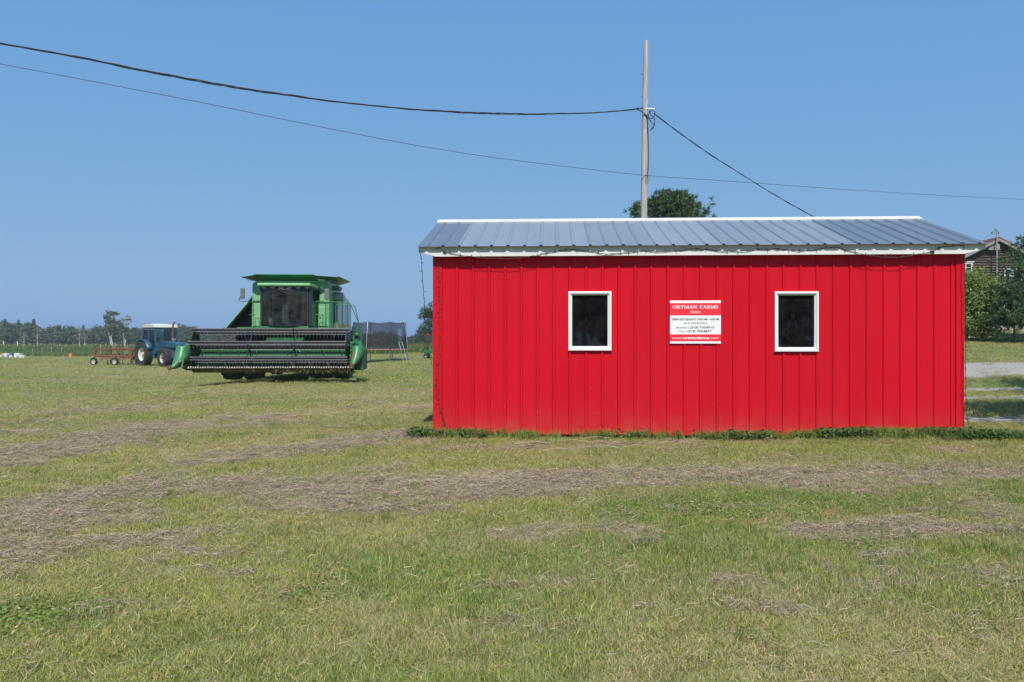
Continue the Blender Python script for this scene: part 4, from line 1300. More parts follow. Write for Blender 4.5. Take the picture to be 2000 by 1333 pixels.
def needle_pine(name, h, z0, cr, nbr, tufts, nper, nl, mat, bark, seed, shape=1.0):
    """white pine: whorls of boughs that carry brushes of needles"""
    rg = np.random.default_rng(seed); root = empty(name); mb = MB()
    mb.tube([(0, 0, -.3), (0.05, 0, h * .5), (0, 0.05, h * .98)], [h * .022, h * .014, h * .003], 8)
    cen, dirs = [], []
    for k in range(nbr):
        t = (k + rg.uniform(0, .8)) / nbr
        z = z0 + (h - z0) * t
        w = cr * (1 - t ** 1.6) ** shape * rg.uniform(.75, 1.15) + .25
        a = k * 2.4 + rg.uniform(-.4, .4)
        rise = rg.uniform(.05, .35) + .5 * t
        e = Vector((w * math.cos(a), w * math.sin(a), z + rise * w * .55))
        P = limb(mb, (0, 0, z), e, .035 * (1 - t) + .012, .006, rg, 5, 5, .05)
        for j in range(tufts):
            u = rg.uniform(.25, 1.0) ** .7
            p = Vector((0, 0, z)).lerp(e, u)
            spr = .16 * w + .12
            q = np.array(p) + rg.normal(0, 1, 3) * np.array([spr, spr, spr * .55])
            cen.append(q); dd = np.array([math.cos(a), math.sin(a), .45]) + rg.normal(0, .45, 3)
            dirs.append(dd / np.linalg.norm(dd))
    mb.build('trunk', bark, root, smooth=60)
    cen = np.array(cen); dirs = np.array(dirs); n = len(cen)
    c = np.repeat(cen, nper, 0); d = np.repeat(dirs, nper, 0) * .6 + rg.normal(0, .62, (n * nper, 3))
    d /= np.linalg.norm(d, axis=1, keepdims=True)
    L_ = nl * rg.uniform(.6, 1.2, (n * nper, 1))
    side = np.cross(d, rg.normal(size=d.shape)); side /= np.linalg.norm(side, axis=1, keepdims=True) + 1e-9
    V = np.stack([c - side * L_ * .07, c + side * L_ * .07, c + d * L_ + side * L_ * .05, c + d * L_ - side * L_ * .05], 1).reshape(-1, 3)
    link_mesh('crown', fast_mesh('crown', V, quads=np.arange(len(V)).reshape(-1, 4)), mat, root)
    return root

def put(root, x, y, rz=0, s=1.0, sz=None, dz=0):
    root.location = (x, y, gh(x, y) + dz); root.rotation_euler = (0, 0, rz); root.scale = (s, s, sz or s)
    return root

# pine above the store roof
p = needle_pine('pine_tree', 7.6, 1.8, 2.25, 90, 34, 28, .19, M['leaf_pine'], M['bark'], 5, .5)
put(p, 306 / F * 38, 38, .5); tag(p, 'dark green pine crown rising behind the roof beside the utility pole', 'tree')
# trees in front of the log house
b = broadleaf('leafy_bush', 2.95, 1.9, .3, 46, 330, .075, M['leaf_bush'], M['bark'], 21, 1.1, .06)
put(b, 892 / F * 40, 40, .3); tag(b, 'rounded light green bush growing in front of the log house', 'bush')
b2 = broadleaf('leafy_bush', 2.4, 1.4, .3, 26, 330, .075, M['leaf_bush'], M['bark'], 22, 1.0, .05)
put(b2, 852 / F * 41.5, 41.5, .3); tag(b2, 'light green bush half hidden behind the edge of the red store', 'bush')
p = needle_pine('pine_tree', 5.4, 1.2, 2.6, 80, 34, 26, .19, M['leaf_pine'], M['bark'], 9, .55)
put(p, 1072 / F * 41, 41, 1.2); tag(p, 'dark green pine with drooping boughs beside the log house', 'tree')
p = needle_pine('pine_tree', 2.5, .8, 1.35, 44, 32, 26, .19, M['leaf_pine'], M['bark'], 12, .5)
put(p, 982 / F * 39, 39, 2.2); tag(p, 'low young pine growing between the light green bush and big pine', 'tree')
p = broadleaf('garden_tree', 7.5, 2.35, 2.0, 40, 260, .12, M['leaf_bush'], M['bark'], 25, .9, .16)
put(p, 11.1, 10.6, .3); tag(p, 'leafy tree on the lawn that shades the gravel beside the store', 'tree')
p2 = copy_tree(p); put(p2, 14.6, 15.2, 2.1, 1.05); p2['label'] = 'second leafy tree further along the drive that shades the gravel'
# sapling past the corner of the store
p = broadleaf('sapling_tree', 4.15, 1.25, 1.25, 26, 190, .085, M['leaf_sap'], M['bark'], 33, 1.0, .05)
put(p, -160 / F * 74, 74, .8); tag(p, 'small dark leafed sapling growing just past the corner of the store', 'tree')

# the far wood
protos = []
for i in range(4): protos.append(('d', broadleaf('broadleaf_tree', 9.5 + i * .8, 3.3 + .3 * i, .8, 26, 42, .62, M['leaf_far'], M['bark'], 100 + i)))
for i in range(3): protos.append(('l', broadleaf('broadleaf_tree', 8.8 + i * .8, 3.1 + .3 * i, 1.0, 24, 38, .58, M['leaf_far2'], M['bark'], 120 + i)))
for i in range(2): protos.append(('c', conifer('spruce_tree', 11.5 + i, 2.2, 20, 52, .5, M['leaf_far'], M['bark'], 140 + i)))
for i in range(2): protos.append(('x', broadleaf('dying_tree', 9.5 + i, 2.4, 2.0, 16, 13, .42, M['leaf_dead'], M['birch'], 150 + i)))
LAB = {'d': 'dark green broadleaf tree in the far wood beyond the fields', 'l': 'lighter green broadleaf tree in the far wood beyond the fields',
       'c': 'pointed spruce rising from the far wood beyond the fields', 'x': 'bare grey dying tree at the edge of the far wood'}
used = set()
def plant(kind_i, px, ytop, y):
    k, pr = protos[kind_i]
    x = (px - 1000) / F * y
    base = gh(x, y)
    hh = CAM_H + (666.5 - ytop) / F * y - base
    zmax = max(v.co.z for c in pr.children if c.name.startswith('crown') for v in c.data.vertices) if kind_i not in ZM else ZM[kind_i]
    ZM[kind_i] = zmax
    o = pr if kind_i not in used else copy_tree(pr); used.add(kind_i)
    s = hh / zmax
    put(o, x, y, random.uniform(0, 6.28), max(s, .75) * random.uniform(.95, 1.15), s)
    tag(o, LAB[k], 'tree', 'trees of the far wood')
ZM = {}
# skyline read off the photograph: (column, row of the tree tops)
SKY = [(-120, 632), (-60, 628), (0, 629), (12, 624), (40, 628), (62, 627), (80, 640), (88, 640), (104, 630), (130, 631), (150, 638), (160, 640), (185, 634), (200, 632), (225, 630), (250, 638), (270, 637), (290, 640),
       (330, 642), (352, 633), (372, 632), (384, 636), (400, 645), (420, 645), (440, 637), (452, 636), (480, 640), (520, 640), (600, 645), (680, 648), (720, 650), (745, 643), (770, 652), (800, 655), (830, 640), (870, 640), (920, 636)]
def sky_row(px):
    return float(np.interp(px, [a for a, _ in SKY], [b_ for _, b_ in SKY]))
px = -140.0
while px < 940:
    y = random.uniform(285, 320)
    ki = random.choice([0, 1, 2, 3, 0, 1, 2, 3, 4, 5, 6, 7, 9])
    plant(ki, px, sky_row(px) + random.uniform(-2, 5), y)
    px += random.uniform(7, 12)
px = -130.0
while px < 930:                                    # a lower front row of the wood
    plant(random.choice([0, 1, 2, 3, 4, 5, 6]), px, sky_row(px) + random.uniform(8, 20), random.uniform(255, 280))
    px += random.uniform(8, 14)
for q in ((10, 622), (36, 624), (66, 622), (163, 634)): plant(7 + (q[0] % 2), q[0], q[1], 283)
for q in ((74, 634), (155, 636), (166, 640), (46, 646)): plant(9 + (q[0] % 2), q[0], q[1], 252)
# pale trunked tall tree and its thinner neighbour
def airy(name, h, seed, spread, per, label):
    rg = np.random.default_rng(seed); root = empty(name); mb = MB()
    st = limb(mb, (0, 0, -.3), (.3, 0, h * .9), .19, .04, rg, 7, 9, .05)
    clumps = []
    for k in range(30):
        t = rg.uniform(.42, 1); b0 = st[int(t * (len(st) - 1) * .95)]
        a = rg.uniform(0, 6.28); w = spread * (1.15 - abs(t - .72) * 1.5) * rg.uniform(.35, 1)
        e = (b0.x + w * math.cos(a), b0.y + w * math.sin(a), b0.z + w * rg.uniform(.3, .9))
        limb(mb, b0, e, .06, .015, rg, 5, 4, .12)
        if rg.uniform() < .62: clumps.append((*e, .85, .85, .6))
    limb(mb, (0, 0, .6), (-1.0, .3, h * .42), .13, .05, rg, 6, 5, .06)
    mb.build('trunk', M['birch'], root, smooth=60)
    cen, nrm, sz = leaf_clumps(clumps, per, .40, rg)
    V, Q = orient_quads(cen, nrm, sz, 1.4, rg)
    link_mesh('crown', fast_mesh('crown', V, quads=Q), M['leaf_far2'], root)
    tag(root, label, 'tree'); return root
t = airy('poplar_tree', 11.6, 3, 2.4, 46, 'tall airy tree with pale forked trunk standing before the wood'); put(t, -782 / F * 230, 230, .4)
t = airy('poplar_tree', 10.2, 8, 1.7, 20, 'thin half bare tree with pale branches beside the tall airy tree'); put(t, -757 / F * 232, 232, 2.0)

# ------------------------------------------------------------------ wheels
def make_wheel(parent, c, axis, Rt, W, rr, rim_mat, lugs=0, hub_mat=None, name='wheel', side=1, dish=.5):
    """axis: unit vector (local) along the axle, pointing outwards; the wheel is an empty with tyre, tread, rim"""
    w = empty(name, c, 0, parent)
    q = Vector((0, 1, 0)).rotation_difference(Vector(axis)); w.rotation_euler = q.to_euler()
    h = W / 2
    t = MB(); t.lathe([(-h * .72, rr), (-h * .95, rr * 1.08), (-h, (rr + Rt) * .5), (-h * .93, Rt * .93), (-h * .72, Rt * .975), (0, Rt * (.975 if lugs else 1.0)), (h * .72, Rt * .975), (h * .93, Rt * .93), (h, (rr + Rt) * .5), (h * .95, rr * 1.08), (h * .72, rr)], 40, 'Y', caps=False)
    ty = t.build('tyre', M['rubber'], w, smooth=35)
    if lugs:
        l = MB()
        for k in range(lugs):
            for s_ in (-1, 1):
                a = 2 * math.pi * (k + (.5 if s_ > 0 else 0)) / lugs
                a2 = a - .26
                rz_ = Rt * .97
                def P(ang, y, r): return Vector((r * math.cos(ang), y, r * math.sin(ang)))
                p = [P(a, s_ * h * .02, rz_), P(a + .075, s_ * h * .02, rz_), P(a2 + .085, s_ * h * .97, rz_ * .955), P(a2, s_ * h * .97, rz_ * .955)]
                q_ = [P(a + .008, s_ * h * .02, Rt * 1.012), P(a + .067, s_ * h * .02, Rt * 1.012), P(a2 + .077, s_ * h * .97, Rt * .985), P(a2 + .008, s_ * h * .97, Rt * .985)]
                l.add([tuple(v) for v in p + q_], [(4, 5, 6, 7), (0, 4, 5, 1), (1, 5, 6, 2), (2, 6, 7, 3), (3, 7, 4, 0)][:5])
        tag(l.build('lug', M['rubber'], w), kind='stuff')
    r = MB(); d = h * dish
    r.lathe([(-h * .72, rr * 1.01), (-h * .5, rr * .90), (0, rr * .86), (h * .4, rr * .9), (h * .74, rr * 1.02), (h * .70, rr * .98), (h * .4, rr * .87), (d * .2, rr * .84), (d * .0, rr * .5), (d * .15, rr * .25), (d * .15, .02)], 32, 'Y', caps=False)
    r.build('rim', rim_mat, w, smooth=35)
    hb = MB(); hb.lathe([(d * .1, rr * .25), (d * .75, rr * .22), (d * .8, rr * .12), (d * .8, .01)], 16, 'Y')
    for k in range(8):
        a = k * math.pi / 4
        hb.lathe([(d * .05, .018), (d * .3, .018), (d * .3, .004)], 6, 'Y', (rr * .36 * math.cos(a), 0, rr * .36 * math.sin(a)))
    tag(hb.build('hub', hub_mat or rim_mat, w, smooth=35), kind='stuff')
    return w

# ------------------------------------------------------------------ combine harvester
CX, CY = -7.9, 29.3
CGZ = gh(CX, CY) - 0.02
comb = empty('combine_harvester', (CX, CY, CGZ))
tag(comb, 'green combine harvester with raised cutting header parked on the grass', 'combine')
def cp(px, py, dy):
    """photo point at depth dy from the front axle, in the machine's own frame"""
    return at(px, py, CY + dy) - comb.location
# body and tank
mb = MB()
mb.prism([(-1.28, 1.0), (1.46, 1.0), (1.47, 3.44), (1.36, 3.52), (-1.16, 3.52), (-1.26, 3.44), (-1.28, 2.2)], 0.2, 2.9, 'Y')
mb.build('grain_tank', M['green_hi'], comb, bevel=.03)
mb = MB(); mb.box(-1.15, 1.36, 2.9, 4.9, 1.0, 2.95); mb.build('engine_house', M['green'], comb, bevel=.05)
mb = MB(); mb.prism([(4.9, 1.1), (6.3, 1.3), (6.2, 2.2), (4.9, 2.8)], -.9, .95, 'X'); mb.build('straw_hood', M['green'], comb, bevel=.04)
MB().box(-1.12, 1.18, -.5, 5.4, .62, 1.0).build('chassis', M['green_dk'], comb, bevel=.02)
MB().box(-1.285, 1.475, .17, .197, 2.765, 2.795).build('body_seam', M['green'], comb)
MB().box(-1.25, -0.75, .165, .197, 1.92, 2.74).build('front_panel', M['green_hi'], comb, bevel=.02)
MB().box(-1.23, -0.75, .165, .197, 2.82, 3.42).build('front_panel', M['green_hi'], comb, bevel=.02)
MB().box(1.10, 1.44, .150, .197, 1.92, 2.62).build('access_door', M['green_hi'], comb, bevel=.015)
MB().box(1.14, 1.18, .130, .150, 2.20, 2.26).build('latch', M['black'], comb)
d = MB(); d.box(.95, 1.12, .17, .197, 2.87, 3.20); d.build('tank_window', M['cabglass'], comb, bevel=.01)
d = MB(); d.box(.93, 1.14, .182, .1985, 2.85, 3.22); d.build('window_seal', M['black'], comb)
for x in (.86, 1.16): MB().box(x, x + .10, .172, .197, 3.24, 3.33).build('decal', M['signwhite'], comb)
# left side shield swung up and out
mb = MB(); mb.sheet((-1.27, 1.1, 3.25), (-2.47, 1.1, 1.83), (-2.47, 4.2, 1.83), (-1.27, 4.2, 3.25), .05)
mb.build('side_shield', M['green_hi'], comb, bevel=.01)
mb = MB(); mb.sheet((-1.27, 1.14, 3.17), (-2.435, 1.14, 1.80), (-2.435, 4.15, 1.80), (-1.27, 4.15, 3.17), .02)
mb.build('shield_dark_underside', M['black'], comb)  # black sheet paints in the shade under the open shield
mb = MB(); mb.prism([(-1.27, 3.16), (-2.40, 1.84), (-2.38, 1.80), (-1.27, 1.75)], 1.75, 1.80, 'Y'); mb.build('shield_web', M['black'], comb)
mb = MB(); mb.box(-1.45, -1.285, 1.2, 4.7, 1.0, 2.7); mb.build('drive_casing', M['black'], comb, bevel=.02)
# right side: shields, stripe, platform, tank
mb = MB(); mb.prism([(1.2, 1.15), (4.7, 1.15), (4.7, 2.95), (3.0, 3.18), (1.2, 3.10)], 1.48, 1.62, 'X'); mb.build('side_shield', M['side'], comb, bevel=.04)
mb = MB(); mb.prism([(1.25, 1.86), (4.6, 2.0), (4.6, 2.08), (3.2, 2.02), (1.25, 2.04)], 1.621, 1.626, 'X'); mb.build('stripe', M['yellow'], comb)
for y in (2.3, 3.6): MB().box(1.621, 1.628, y, y + .02, 1.2, 2.95).build('shield_seam', M['black'], comb)
mb = MB(); mb.lathe([(1.36, .02), (1.38, .15), (1.42, .17), (1.80, .17), (1.84, .15), (1.86, .02)], 22, 'X', (0, 1.2, 3.02)); mb.build('air_cleaner', M['ltgrey'], comb, smooth=35)
MB().box(1.42, 1.72, .9, 1.6, 3.28, 3.42).build('air_duct', M['grey'], comb, bevel=.03)
MB().box(1.0, 2.3, -1.25, .15, 1.74, 1.80).build('platform', M['green'], comb, bevel=.01)
MB().box(-1.45, -.6, -1.1, .15, 1.74, 1.86).build('platform', M['green'], comb, bevel=.01)
# tank extensions: four flared flaps
zb, zt = 3.55, 3.70
fl = [((-1.22, .3, zb), (1.40, .3, zb), (1.00, -.42, zt + .02), (-1.06, -.42, zt + .02)),
      ((1.40, .3, zb), (1.40, 2.8, zb), (1.86, 2.8, zt), (1.86, -.05, zt - .02)),
      ((1.40, 2.8, zb), (-1.22, 2.8, zb), (-1.1, 3.5, zt), (1.1, 3.5, zt)),
      ((-1.22, 2.8, zb), (-1.22, .3, zb), (-1.62, -.02, zt - .03), (-1.62, 2.8, zt))]
for q in fl: MB().sheet(*q, .022).build('tank_flap', M['green'], comb)
mb = MB()
mb.add([(1.40, .3, zb), (1.00, -.41, zt), (1.85, -.04, zt - .03)], [(0, 1, 2)]); mb.build('corner_flap', M['green_dk'], comb)
mb = MB(); mb.add([(-1.22, .3, zb), (-1.06, -.41, zt), (-1.61, -.02, zt - .04)], [(0, 2, 1)]); mb.build('corner_flap', M['green_dk'], comb)
for q in (((1.12, -.10, 3.628), (1.38, -.10, 3.612), (1.34, .02, 3.578), (1.10, .02, 3.59)), ((-1.40, -.02, 3.60), (-1.22, -.06, 3.61), (-1.20, .03, 3.575), (-1.22, .05, 3.57))):
    MB().sheet(*[(a, b_ - .03, c - .035) for a, b_, c in q], .006).build('white_plate', M['plasticwhite'], comb)  # small white plates under the flap corners
MB().box(-1.14, 1.34, .35, 2.75, 3.45, 3.60).build('tank_rim', M['green_dk'], comb)
# cab
CXL, CXR, CF, CB = -.60, 1.02, -1.32, .18
cab = empty('cab', (0, 0, 0), 0, comb)
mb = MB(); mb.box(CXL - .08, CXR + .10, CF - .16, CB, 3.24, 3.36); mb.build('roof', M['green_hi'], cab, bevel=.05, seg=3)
MB().box(CXL - .02, CXR + .04, CF - .04, CB, 3.16, 3.238).build('light_bar', M['black'], cab, bevel=.02)
for k in range(6):
    x = CXL + .06 + k * .29
    MB().box(x, x + .14, CF - .052, CF - .041, 3.175, 3.225).build('work_light', M['ltgrey'], cab)
MB().box(CXL, CXR, CF + .02, CB, 1.80, 1.875).build('floor', M['green'], cab, bevel=.02)
MB().box(CXL - .02, CXR + .02, CF - .03, CF + .05, 1.80, 1.88).build('sill', M['green'], cab, bevel=.02)
for x0, x1 in ((CXL, CXL + .05), (CXR - .05, CXR)):
    MB().prism([(x0, 1.875), (x1, 1.875), (x1, 3.16), (x0, 3.16)], CF, CF + .06, 'Y').build('pillar', M['black'], cab)
    MB().prism([(x0, 1.875), (x1, 1.875), (x1, 3.16), (x0, 3.16)], CB - .05, CB, 'Y').build('pillar', M['black'], cab)
# curved windscreen
mb = MB(); n = 10
V = []
for i in range(n + 1):
    t = i / n; x = CXL + .05 + (CXR - CXL - .10) * t; yy = CF + .01 - .10 * (1 - (2 * t - 1) ** 2)
    V += [(x, yy, 1.885), (x, yy + .03, 3.155)]
mb.add(V, [(2 * i, 2 * i + 2, 2 * i + 3, 2 * i + 1) for i in range(n)]); mb.build('windscreen', M['cabglass'], cab, smooth=60)
for x in (CXL + .012, CXR - .012): MB().box(x - .003, x + .003, CF + .07, CB - .06, 1.885, 3.15).build('side_glass', M['cabglass'], cab)
MB().box(CXL + .06, CXR - .06, CB - .02, CB - .005, 1.88, 2.86).build('rear_wall', M['grey'], cab)
MB().box(CXL + .06, .18, CB - .02, CB - .005, 2.862, 3.15).build('rear_wall', M['grey'], cab)
MB().box(CXR + .005, CXR + .06, CF + .05, CF + .50, 1.88, 3.14).build('door_frame', M['black'], cab, bevel=.01)
# inside the cab
mb = MB(); mb.box(-.05, .47, -.60, -.05, 2.18, 2.32); mb.box(-.03, .45, -.18, -.03, 2.32, 2.95); mb.box(.05, .37, -.45, -.15, 1.88, 2.18)
mb.build('seat', M['grey'], cab, bevel=.04)
mb = MB(); mb.tube([(.22, -1.05, 1.88), (.22, -.95, 2.42)], .05, 10); mb.build('steering_column', M['ltgrey'], cab)
mb = MB(); mb.tube([(.22 + .19 * math.cos(t), -.93 + .06 * math.sin(t), 2.46 + .17 * math.sin(t) * .6) for t in np.linspace(0, 6.283, 22)], .014, 6); mb.build('steering_wheel', M['black'], cab)
MB().box(.10, .28, -1.14, -1.08, 2.0, 2.62).build('monitor', M['ltgrey'], cab, bevel=.01)
MB().box(.62, .86, -.8, -.1, 1.9, 2.45).build('console', M['grey'], cab, bevel=.03)
mb = MB(); mb.sheet((-.34, -1.15, 1.92), (-.2, -1.2, 1.92), (-.26, -1.1, 2.18), (-.38, -1.1, 2.16), .03); mb.build('rag', M['plasticwhite'], cab)
MB().lathe([(0, .025), (.05, .02), (.06, .002)], 10, 'Z', (-.30, -1.1, 2.66)).build('warning_lamp', M['orange'], cab)
# logo-like wiring on the lamp bar, wiper
mb = MB(); mb.tube([(.12, CF - .12, 3.10), (.28, CF - .12, 3.02), (.36, CF - .10, 2.96)], .010, 6); mb.build('wiper', M['black'], cab)
mb = MB()
for k in range(5): mb.tube([(.02 + .08 * k, CF - .06, 3.17), (.05 + .08 * k, CF - .09, 3.13 + .03 * (k % 2)), (.10 + .08 * k, CF - .06, 3.16)], .006, 5)
tag(mb.build('antenna_cable', M['ltgrey'], cab), kind='stuff')
# mirrors
def mirror(px0, py0, px1, py1, dy, arm):
    a, b_ = cp(px0, py0, dy), cp(px1, py1, dy)
    MB().box(a.x, b_.x, a.y, a.y + .06, b_.z, a.z).build('mirror', M['grey'], comb, bevel=.025, seg=3)
    mb = MB(); mb.tube([cp(*p, dy + .05) for p in arm], .013, 6); mb.build('mirror_arm', M['black'] if px0 < 500 else M['green'], comb)
mirror(475, 563, 483.5, 584, -1.5, ((479, 574), (473, 585), (472, 589), (486, 589.5), (502, 589.5)))
mirror(637, 564, 646.5, 585, -1.5, ((642, 574), (642.5, 600), (641, 640)))
# hand rails and ladder
def rail(paths, dy, name, mat='green', r=.016):
    for p in paths:
        mb = MB(); mb.tube([cp(*q, dy) for q in p], r, 7); mb.build(name, M[mat], comb, smooth=60)
rail([((620, 641), (620, 594), (622, 589), (636, 588), (640, 592), (640, 641)), ((620, 615), (636, 615)), ((635, 641), (635, 616)), ((627, 641), (628, 633), (634, 630), (641, 631), (642, 641))], -1.2, 'hand_rail')
rail([((660, 641), (659, 600), (661, 596), (665, 595), (694, 596), (698, 601), (703, 622), (706, 640), (709, 655), (709, 700)),
      ((651, 590), (672, 590.5), (684, 591), (689, 595), (702, 625), (710, 645), (710.5, 700)), ((672, 590), (671, 625), (678, 641)), ((650, 610), (656, 641))], -1.25, 'hand_rail')
rail([((501, 589), (501, 641)), ((505, 640), (505, 622), (512, 621.5), (513, 640)), ((493, 615), (505, 615)), ((521, 589), (520, 575), (523, 572))], -1.2, 'hand_rail', r=.014)
lad = MB()
a0, a1 = cp(697, 655, -1.3), cp(709, 700, -1.3)
for k in range(4):
    z = a1.z + (a0.z - a1.z) * k / 3
    lad.box(a0.x, a1.x, a0.y - .10, a0.y + .10, z - .012, z + .012)
lad.box(a0.x - .02, a0.x, a0.y - .1, a0.y + .1, a1.z - .15, a0.z + .3); lad.box(a1.x, a1.x + .02, a0.y - .1, a0.y + .1, a1.z - .15, a0.z + .3)
lad.build('ladder', M['green'], comb)
p_ = cp(694, 645, -1.35)
MB().box(p_.x - .06, p_.x + .06, p_.y, p_.y + .12, p_.z - .14, p_.z + .14).build('hydraulic_block', M['black'], comb, bevel=.02)
p_ = cp(696, 668, -1.3); MB().box(p_.x - .06, p_.x + .14, p_.y, p_.y + .1, p_.z - .15, p_.z + .30).build('ladder_bracket', M['green'], comb, bevel=.02)
# axles, wheels
MB().tube([(-2.0, 0, .88), (2.2, 0, .88)], .14, 12).build('front_axle', M['green_dk'], comb)
MB().tube([(-1.5, 4.6, .62), (1.6, 4.6, .62)], .10, 12).build('rear_axle', M['green_dk'], comb)
for x, s_ in ((-1.12, -1), (-1.86, -1), (1.30, 1), (2.02, 1)):
    make_wheel(comb, (x, 0, .90), (s_, 0, 0), .90, .56, .48, M['yellow'], 20)
for x, s_ in ((-1.4, -1), (1.5, 1)): make_wheel(comb, (x, 4.6, .62), (s_, 0, 0), .62, .42, .32, M['yellow'], 16)
# feeder house
mb = MB(); mb.prism([(-.2, 1.75), (-.2, 1.05), (-2.02, .55), (-2.02, 1.22)], -.42, .84, 'X'); mb.build('feeder_house', M['green_dk'], comb, bevel=.03)
for x in (-.28, .70):
    mb = MB(); mb.tube([(x, -.1, .72), (x, -1.7, .60)], .05, 10); mb.build('lift_cylinder', M['steel'], comb)

# the machine stands turned by a few degrees, about the middle of its header
def turn_combine(th, px_=.15, py_=-3.0):
    c_, s_ = math.cos(th), math.sin(th)
    comb.rotation_euler[2] = th
    comb.location.x += px_ - (c_ * px_ - s_ * py_); comb.location.y += py_ - (s_ * px_ + c_ * py_)
# header
HXL, HXR = -2.46, 2.80
hd = empty('header', (0, 0, 0), 0, comb)
MB().box(HXL, HXR, -2.04, -2.0, .62, 1.28).build('back_sheet', M['green'], hd)
for k in range(18):
    x = HXL + .2 + k * .29
    MB().box(x, x + .018, -2.062, -2.042, .66, 1.24).build('stiffener', M['green'], hd)
MB().box(HXL, HXR, -2.10, -1.92, 1.24, 1.36).build('top_beam', M['green_dk'], hd, bevel=.02)
MB().box(-.85, 1.25, -2.075, -2.063, 1.02, 1.16).build('centre_panel', M['green_hi'], hd)
mb = MB(); mb.prism([(-2.02, .60), (-2.05, .50), (-2.45, .44), (-3.02, .50), (-3.02, .53), (-2.45, .48), (-2.15, .55)], HXL, HXR, 'X'); mb.build('floor_pan', M['pan'], hd)
mb = MB(); mb.prism([(-2.1, .50), (-2.4, .40), (-2.75, .36), (-2.99, .44), (-2.99, .485), (-2.5, .43)], HXL + .1, HXR - .1, 'X'); mb.build('skid_pan', M['pan'], hd)
# auger with flighting
mb = MB(); mb.lathe([(HXL + .08, .19), (HXR - .08, .19)], 20, 'X', (0, -2.42, .80)); mb.build('auger', M['green_dk'], hd, smooth=40)
for sgn, xa, xb in ((1, HXL + .1, -.2), (-1, HXR - .1, .55)):
    mb = MB(); V = []; turns = abs(xb - xa) / .58; nn = int(turns * 20)
    for i in range(nn + 1):
        t = i / nn; a = sgn * t * turns * 6.283; x = xa + (xb - xa) * t
        for r in (.19, .30): V.append((x, -2.42 + r * math.cos(a), .80 + r * math.sin(a)))
    mb.add(V, [(2 * i, 2 * i + 2, 2 * i + 3, 2 * i + 1) for i in range(nn)])
    o = mb.build('auger_flight', M['rust'] if sgn < 0 else M['green_dk'], hd, smooth=60); sm = o.modifiers.new('t', 'SOLIDIFY'); sm.thickness = .008
# cutter bar, guards
MB().box(HXL + .02, HXR - .02, -3.05, -2.98, .505, .535).build('cutter_bar', M['rust'], hd)
k = 0; x = HXL + .06
while x < HXR - .05:
    mb = MB(); w_ = random.uniform(.052, .068); dz = random.gauss(0.004, .004)
    mb.add([(x - w_ / 2 + .004, -3.04, .50 + dz), (x + w_ / 2 - .004, -3.04, .50 + dz), (x + .010, -3.16, .522 + dz), (x - .010, -3.16, .522 + dz), (x - w_ / 2 + .004, -3.04, .572 + dz), (x + w_ / 2 - .004, -3.04, .572 + dz), (x + .018, -3.13, .555 + dz), (x - .018, -3.13, .555 + dz)],
           [(0, 1, 2, 3), (7, 6, 5, 4), (0, 4, 5, 1), (1, 5, 6, 2), (2, 6, 7, 3), (3, 7, 4, 0)])
    mb.build('sickle_guard', M['bar_pale'], hd); x += .0762; k += 1
# straw and weeds caught under the knife
mb = MB()
for k in range(230):
    x = random.uniform(HXL + .1, HXR) if k % 4 == 0 else random.uniform(.2, HXR)
    p = Vector((x, -3.05 + random.uniform(-.05, .25), random.uniform(.44, .52))); L_ = random.uniform(.04, .16)
    e = p + Vector((random.gauss(0, .05), random.gauss(-.02, .04), -L_)); mid = p.lerp(e, .5) + Vector((random.gauss(0, .02), 0, 0))
    mb.tube([p, mid, e], .0035, 3, False)
tag(mb.build('caught_straw', paint('straw', (.28, .25, .12), .9, var=.3), hd), kind='stuff')
# end sheets
for x0, x1 in ((HXL - .04, HXL), (HXR, HXR + .04)):
    MB().prism([(-1.95, 1.36), (-1.95, .50), (-2.5, .42), (-3.1, .46), (-3.5, .56), (-3.25, .95), (-2.7, 1.25)], x0, x1, 'X').build('end_sheet', M['green_dk'], hd)
mb = MB(); mb.prism([(-1.95, 1.15), (-1.95, .46), (-3.0, .44), (-3.0, 1.02), (-2.6, 1.15)], HXR + .06, HXR + .30, 'X'); mb.build('drive_shield', M['shield_dull'], hd, bevel=.03)
mb = MB(); mb.lathe([(HXR + .10, .16), (HXR + .16, .18), (HXR + .20, .16)], 20, 'X', (0, -2.62, 1.22)); mb.build('pulley', M['green'], hd, smooth=40)
# crop dividers: lofted snouts
def divider(secs, name='crop_divider'):
    mb = MB(); V = []; seg = 16
    for (x, y, z, rx, ry) in secs:
        for k in range(seg):
            a = 2 * math.pi * k / seg; V.append((x + rx * math.cos(a), y + ry * math.sin(a), z))
    F_ = [(i * seg + k, i * seg + (k + 1) % seg, (i + 1) * seg + (k + 1) % seg, (i + 1) * seg + k) for i in range(len(secs) - 1) for k in range(seg)]
    F_ += [tuple(range(seg)), tuple((len(secs) - 1) * seg + k for k in range(seg))]
    mb.add(V, F_); return mb.build(name, M['green_rust'], hd, smooth=50)
divider([(-2.60, -2.90, 1.225, .20, .26), (-2.60, -2.92, 1.215, .225, .29), (-2.605, -2.95, 1.05, .24, .33), (-2.61, -2.98, .90, .245, .37), (-2.63, -3.04, .80, .23, .41), (-2.66, -3.12, .70, .19, .42), (-2.70, -3.22, .61, .14, .38), (-2.75, -3.32, .54, .10, .34), (-2.79, -3.42, .50, .06, .26)])
divider([(2.93, -2.98, 1.235, .16, .22), (2.93, -3.00, 1.22, .18, .25), (2.92, -3.03, 1.05, .195, .28), (2.90, -3.10, .90, .19, .29), (2.875, -3.2, .78, .15, .26), (2.85, -3.32, .69, .11, .2), (2.83, -3.45, .62, .065, .12), (2.82, -3.58, .56, .045, .08), (2.82, -3.6, .53, .03, .06)])
p0 = (-2.83, -3.73, .52)
